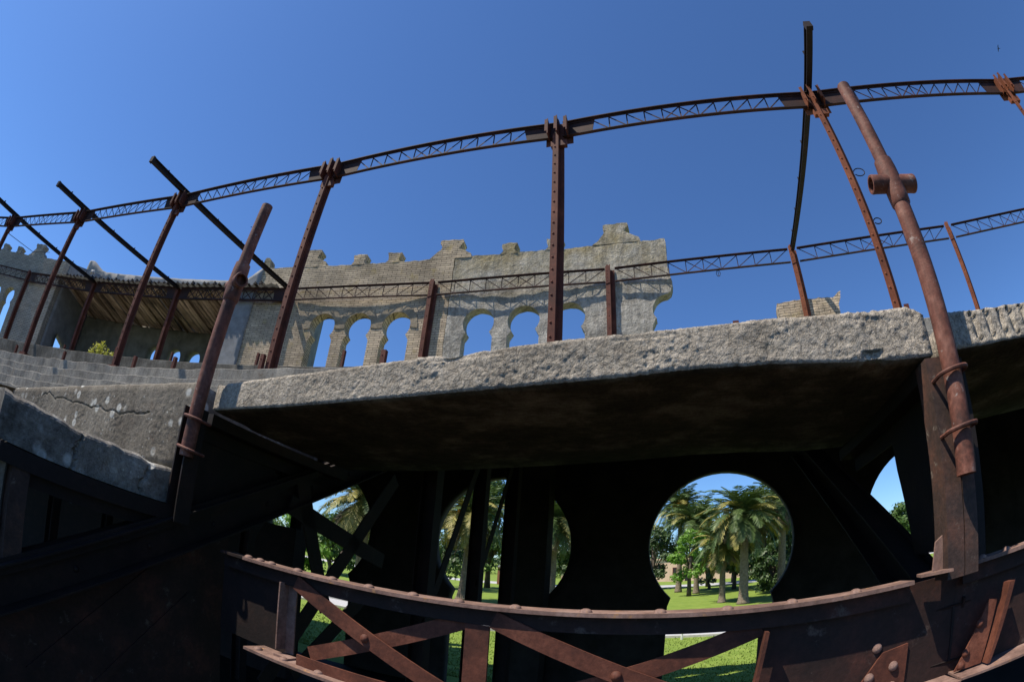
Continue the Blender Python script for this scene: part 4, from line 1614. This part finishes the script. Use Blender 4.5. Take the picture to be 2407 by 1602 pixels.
tree('light green young tree in the middle of the round arch before the pink house', *at(21.4, 50), 6.6, 2.2, M_LEAF_B, 21, .33, 30, .15, 110, .2)
tree('grey green bushy tree low before the pink house, left of the slim palm', *at(23.6, 62), 4.4, 2.0, M_LEAF_G, 22, .2, 24, .16, 110, .18)
tree('dark tree at the left rim of the round arch beside the fruiting palm', *at(17.3, 68), 8.6, 3.6, M_LEAF_D, 23, .25, 40, .22, 110)
tree('very dark dense tree behind the thick palm trunk', *at(29.8, 52), 9.4, 4.0, M_LEAF_D, 24, .22, 50, .2, 120)
tree('dark forked tree at the lower right rim of the round arch', *at(32.6, 56), 11.0, 4.2, M_LEAF_D, 25, .22, 46, .2, 110)
tree('large dark tree far behind the palms in the round arch', *at(26.3, 76), 10.6, 4.8, M_LEAF_D, 26, .3, 60, .25, 130, .3)
tree('bright green tree showing between the crowns of the palms in the round arch', *at(23.4, 68), 10.8, 3.4, M_LEAF_B, 36, .3, 50, .2, 120, .2)
tree('tall mid green tree seen in the tall gap between the dark posts', *at(-.8, 60), 12.8, 4.0, M_LEAF_M, 27, .25, 60, .24, 120, .3)
tree('dark tree behind the palm right of the dark posts', *at(8.4, 56), 9.0, 3.8, M_LEAF_D, 28, .2, 44, .22, 120)
tree('shaded tree behind the fruiting palm left of the dark posts', *at(-5.6, 54), 8.5, 4.2, M_LEAF_D, 29, .2, 40, .22, 110)
tree('bright green bush tree left of the crossed braces', *at(-22.3, 40), 4.6, 2.6, M_LEAF_B, 30, .15, 44, .16, 130)
tree('green tree behind the palm with hanging dead fronds', *at(-18.2, 52), 6.0, 3.6, M_LEAF_M, 31, .2, 40, .2, 110)
tree('rounded green treetop low in the blue opening by the right bracket post', *at(45.9, 58), 6.5, 3.4, M_LEAF_M, 32, .25, 44, .22, 130)
tree('green tree at the far right edge of the picture', *at(61.5, 44), 8.0, 3.6, M_LEAF_B, 33, .2, 50, .2, 120)
tree('small mid green tree low left of the right bracket post', *at(41.2, 46), 5.0, 2.6, M_LEAF_M, 34, .2, 34, .2, 110)
tree('dark tree far behind the gap between the dark posts', *at(2.8, 78), 8.6, 4.4, M_LEAF_D, 35, .2, 44, .26, 110)
tree('dark low bush under the thick palm at the right rim of the round arch', *at(30.9, 47), 4.6, 2.6, M_LEAF_D, 41, .15, 40, .18, 130)
tree('dark spreading tree behind the pale trunked palm', *at(31.6, 63), 10.5, 4.4, M_LEAF_D, 42, .2, 54, .22, 120)
tree('dark tree trunk and crown between the slim palm and the thick palm', *at(26.4, 58), 8.6, 3.2, M_LEAF_D, 43, .25, 40, .2, 120)
random.seed(98)
wb = MB()
for i in range(520):
    a = random.uniform(-55, 80)
    d = random.uniform(120, 150)
    x, y = at(a, d)
    h = random.uniform(5.0, 9.5)
    for j in range(3):
        leaf_cloud(wb, (x + random.uniform(-2, 2), y + random.uniform(-2, 2), h * random.uniform(.15, .85)), (2.6, 2.6, 2.0), 26, .55)
single('distant_wood', wb, M_LEAF_M, 'far dark green belt of trees beyond the park', 'trees', (0, 0, 0), kind='stuff')
random.seed(99)
# yellow shrub on the parapet
sh = thing('yellow_shrub', 'small yellow green shrub sprouting on the stained parapet', 'shrub', P(2.19, 39.5, 2.98), -ang(2.2))
tb, cb = MB(), MB()
for i in range(14):
    a = random.uniform(0, 2 * math.pi)
    q = Vector((random.uniform(-.42, .5), random.uniform(-.18, .18), random.uniform(.12, .50)))
    tb.tube([(q.x * .3, 0, 0), tuple(q * .6 + Vector((0, 0, .03))), tuple(q)], [.012, .008, .004], 5)
    leaf_cloud(cb, q, (.15, .12, .11), 40, .032)
leaf_cloud(cb, (-.62, 0, .1), (.16, .08, .07), 40, .03)
part('stem', tb, M_BARK, sh)
part('leaves', cb, M_LEAF_Y, sh)

# ------------------------------------------------------------------ house beyond the park
hx, hy = at(23.0, 97)
hz = R_(-23)
house = thing('pink_house', 'long low pink house beyond the palms with red framed windows', 'house', (hx, hy, 0), hz)
mb = MB()
mb.lo((-11, 0, 0), (11, 8, 4.2))
wallp = part('wall', mb, M_PINK, house)
mb = MB()
mb.lo((-11.2, -.2, 4.2), (11.2, 8.2, 4.45))
part('roof', mb, M_PINK, house)
for x in (-8.2, -5.2, -1.2, .9, 4.2, 7.4):
    mb = MB()
    mb.lo((x - .75, -.06, 1.3), (x - .65, .02, 2.7)).lo((x + .65, -.06, 1.3), (x + .75, .02, 2.7)).lo((x - .65, -.06, 2.6), (x + .65, .02, 2.7)).lo((x - .65, -.06, 1.3), (x + .65, .02, 1.4)).lo((x - .04, -.05, 1.4), (x + .04, .02, 2.6))
    f = part('window', mb, M_WINFR, house)
    part('pane', MB().lo((x - .65, -.03, 1.4), (x + .65, -.02, 2.6)), M_WINDOW, f)
mb = MB()
mb.lo((-3.6, -.04, 0), (-2.7, .02, 2.1))
part('door', mb, M_WINDOW, house)
# gate pillars and a white post by the road
for (a, d, m, lab) in ((.6, 72, M_BRICKRED, 'red brick gate pillar across the park, between the dark posts'), (7.6, 70, M_PINK, 'pale pink gate pillar behind the palm right of the dark posts')):
    x, y = at(a, d)
    t = thing('gate_pillar', lab, 'pillar', (x, y, 0), R_(-a))
    part('shaft', MB().lo((-.45, -.45, 0), (.45, .45, 2.5)), m, t)
    part('cap', MB().lo((-.55, -.55, 2.5), (.55, .55, 2.65)).prism([(-.5, 2.65), (.5, 2.65), (0, 2.95)], lambda x, z: (x, -.5, z), lambda x, z: (x, .5, z)), M_KERB, t)
x, y = at(20.9, 21.1)
single('marker_post', MB().lo((-.035, -.035, 0), (.035, .035, .5)).dome((0, 0, .5), .045, (0, 0, 1), 8), M_WHITE, 'small white marker post on the lawn beside the road', 'post', (x, y, 0))

# birds in the sky


def bird(label, p, s, rz, roll):
    mb = MB()
    mb.tube([(0, -.16, 0), (0, -.12, .005), (0, -.03, 0), (0, .06, 0), (0, .12, .01), (0, .165, .012), (0, .19, .008)], [.006, .02, .038, .036, .018, .02, .004], 8)
    t = thing('bird', label, 'bird', p, rz, 'small birds in flight')
    t.scale = (s, s, s)
    t.rotation_euler = (0, roll, rz)
    part('body', mb, M_FEATHER, t, False, True)
    for sg in (-1, 1):
        w_ = MB()
        top_ = [(.02, .06, .012), (.16, .085, .05), (.34, .02, .06), (.40, -.05, .05), (.2, -.03, .045), (.02, -.06, .01)]
        vs = [(sg * a, b, c) for a, b, c in top_] + [(sg * a, b, c - .008) for a, b, c in top_]
        w_.add(vs, [tuple(range(6)), tuple(range(11, 5, -1))] + [(i, i + 6, (i + 1) % 6 + 6, (i + 1) % 6) for i in range(6)])
        part('wing', w_, M_FEATHER, t)
    tl_ = MB().prism([(-.02, -.15), (.02, -.15), (.045, -.26), (-.045, -.26)], lambda x, y: (x, y, .0), lambda x, y: (x, y, .006))
    part('tail', tl_, M_FEATHER, t)


def sky_pt(a, e, d):
    return Vector((CX0 + d * math.cos(R_(e)) * math.sin(R_(a)), CY0 + d * math.cos(R_(e)) * math.cos(R_(a)), EYE + d * math.sin(R_(e))))


BIRD1 = (81.2, 40.0)
BIRD2 = (-36.3, 31.3)
bird('small dark bird flying high at the right edge of the sky', sky_pt(*BIRD1, 45), .8, R_(60), .3)
bird('tiny dark bird in the sky just left of the left pipe top', sky_pt(*BIRD2, 60), .6, R_(-40), .2)
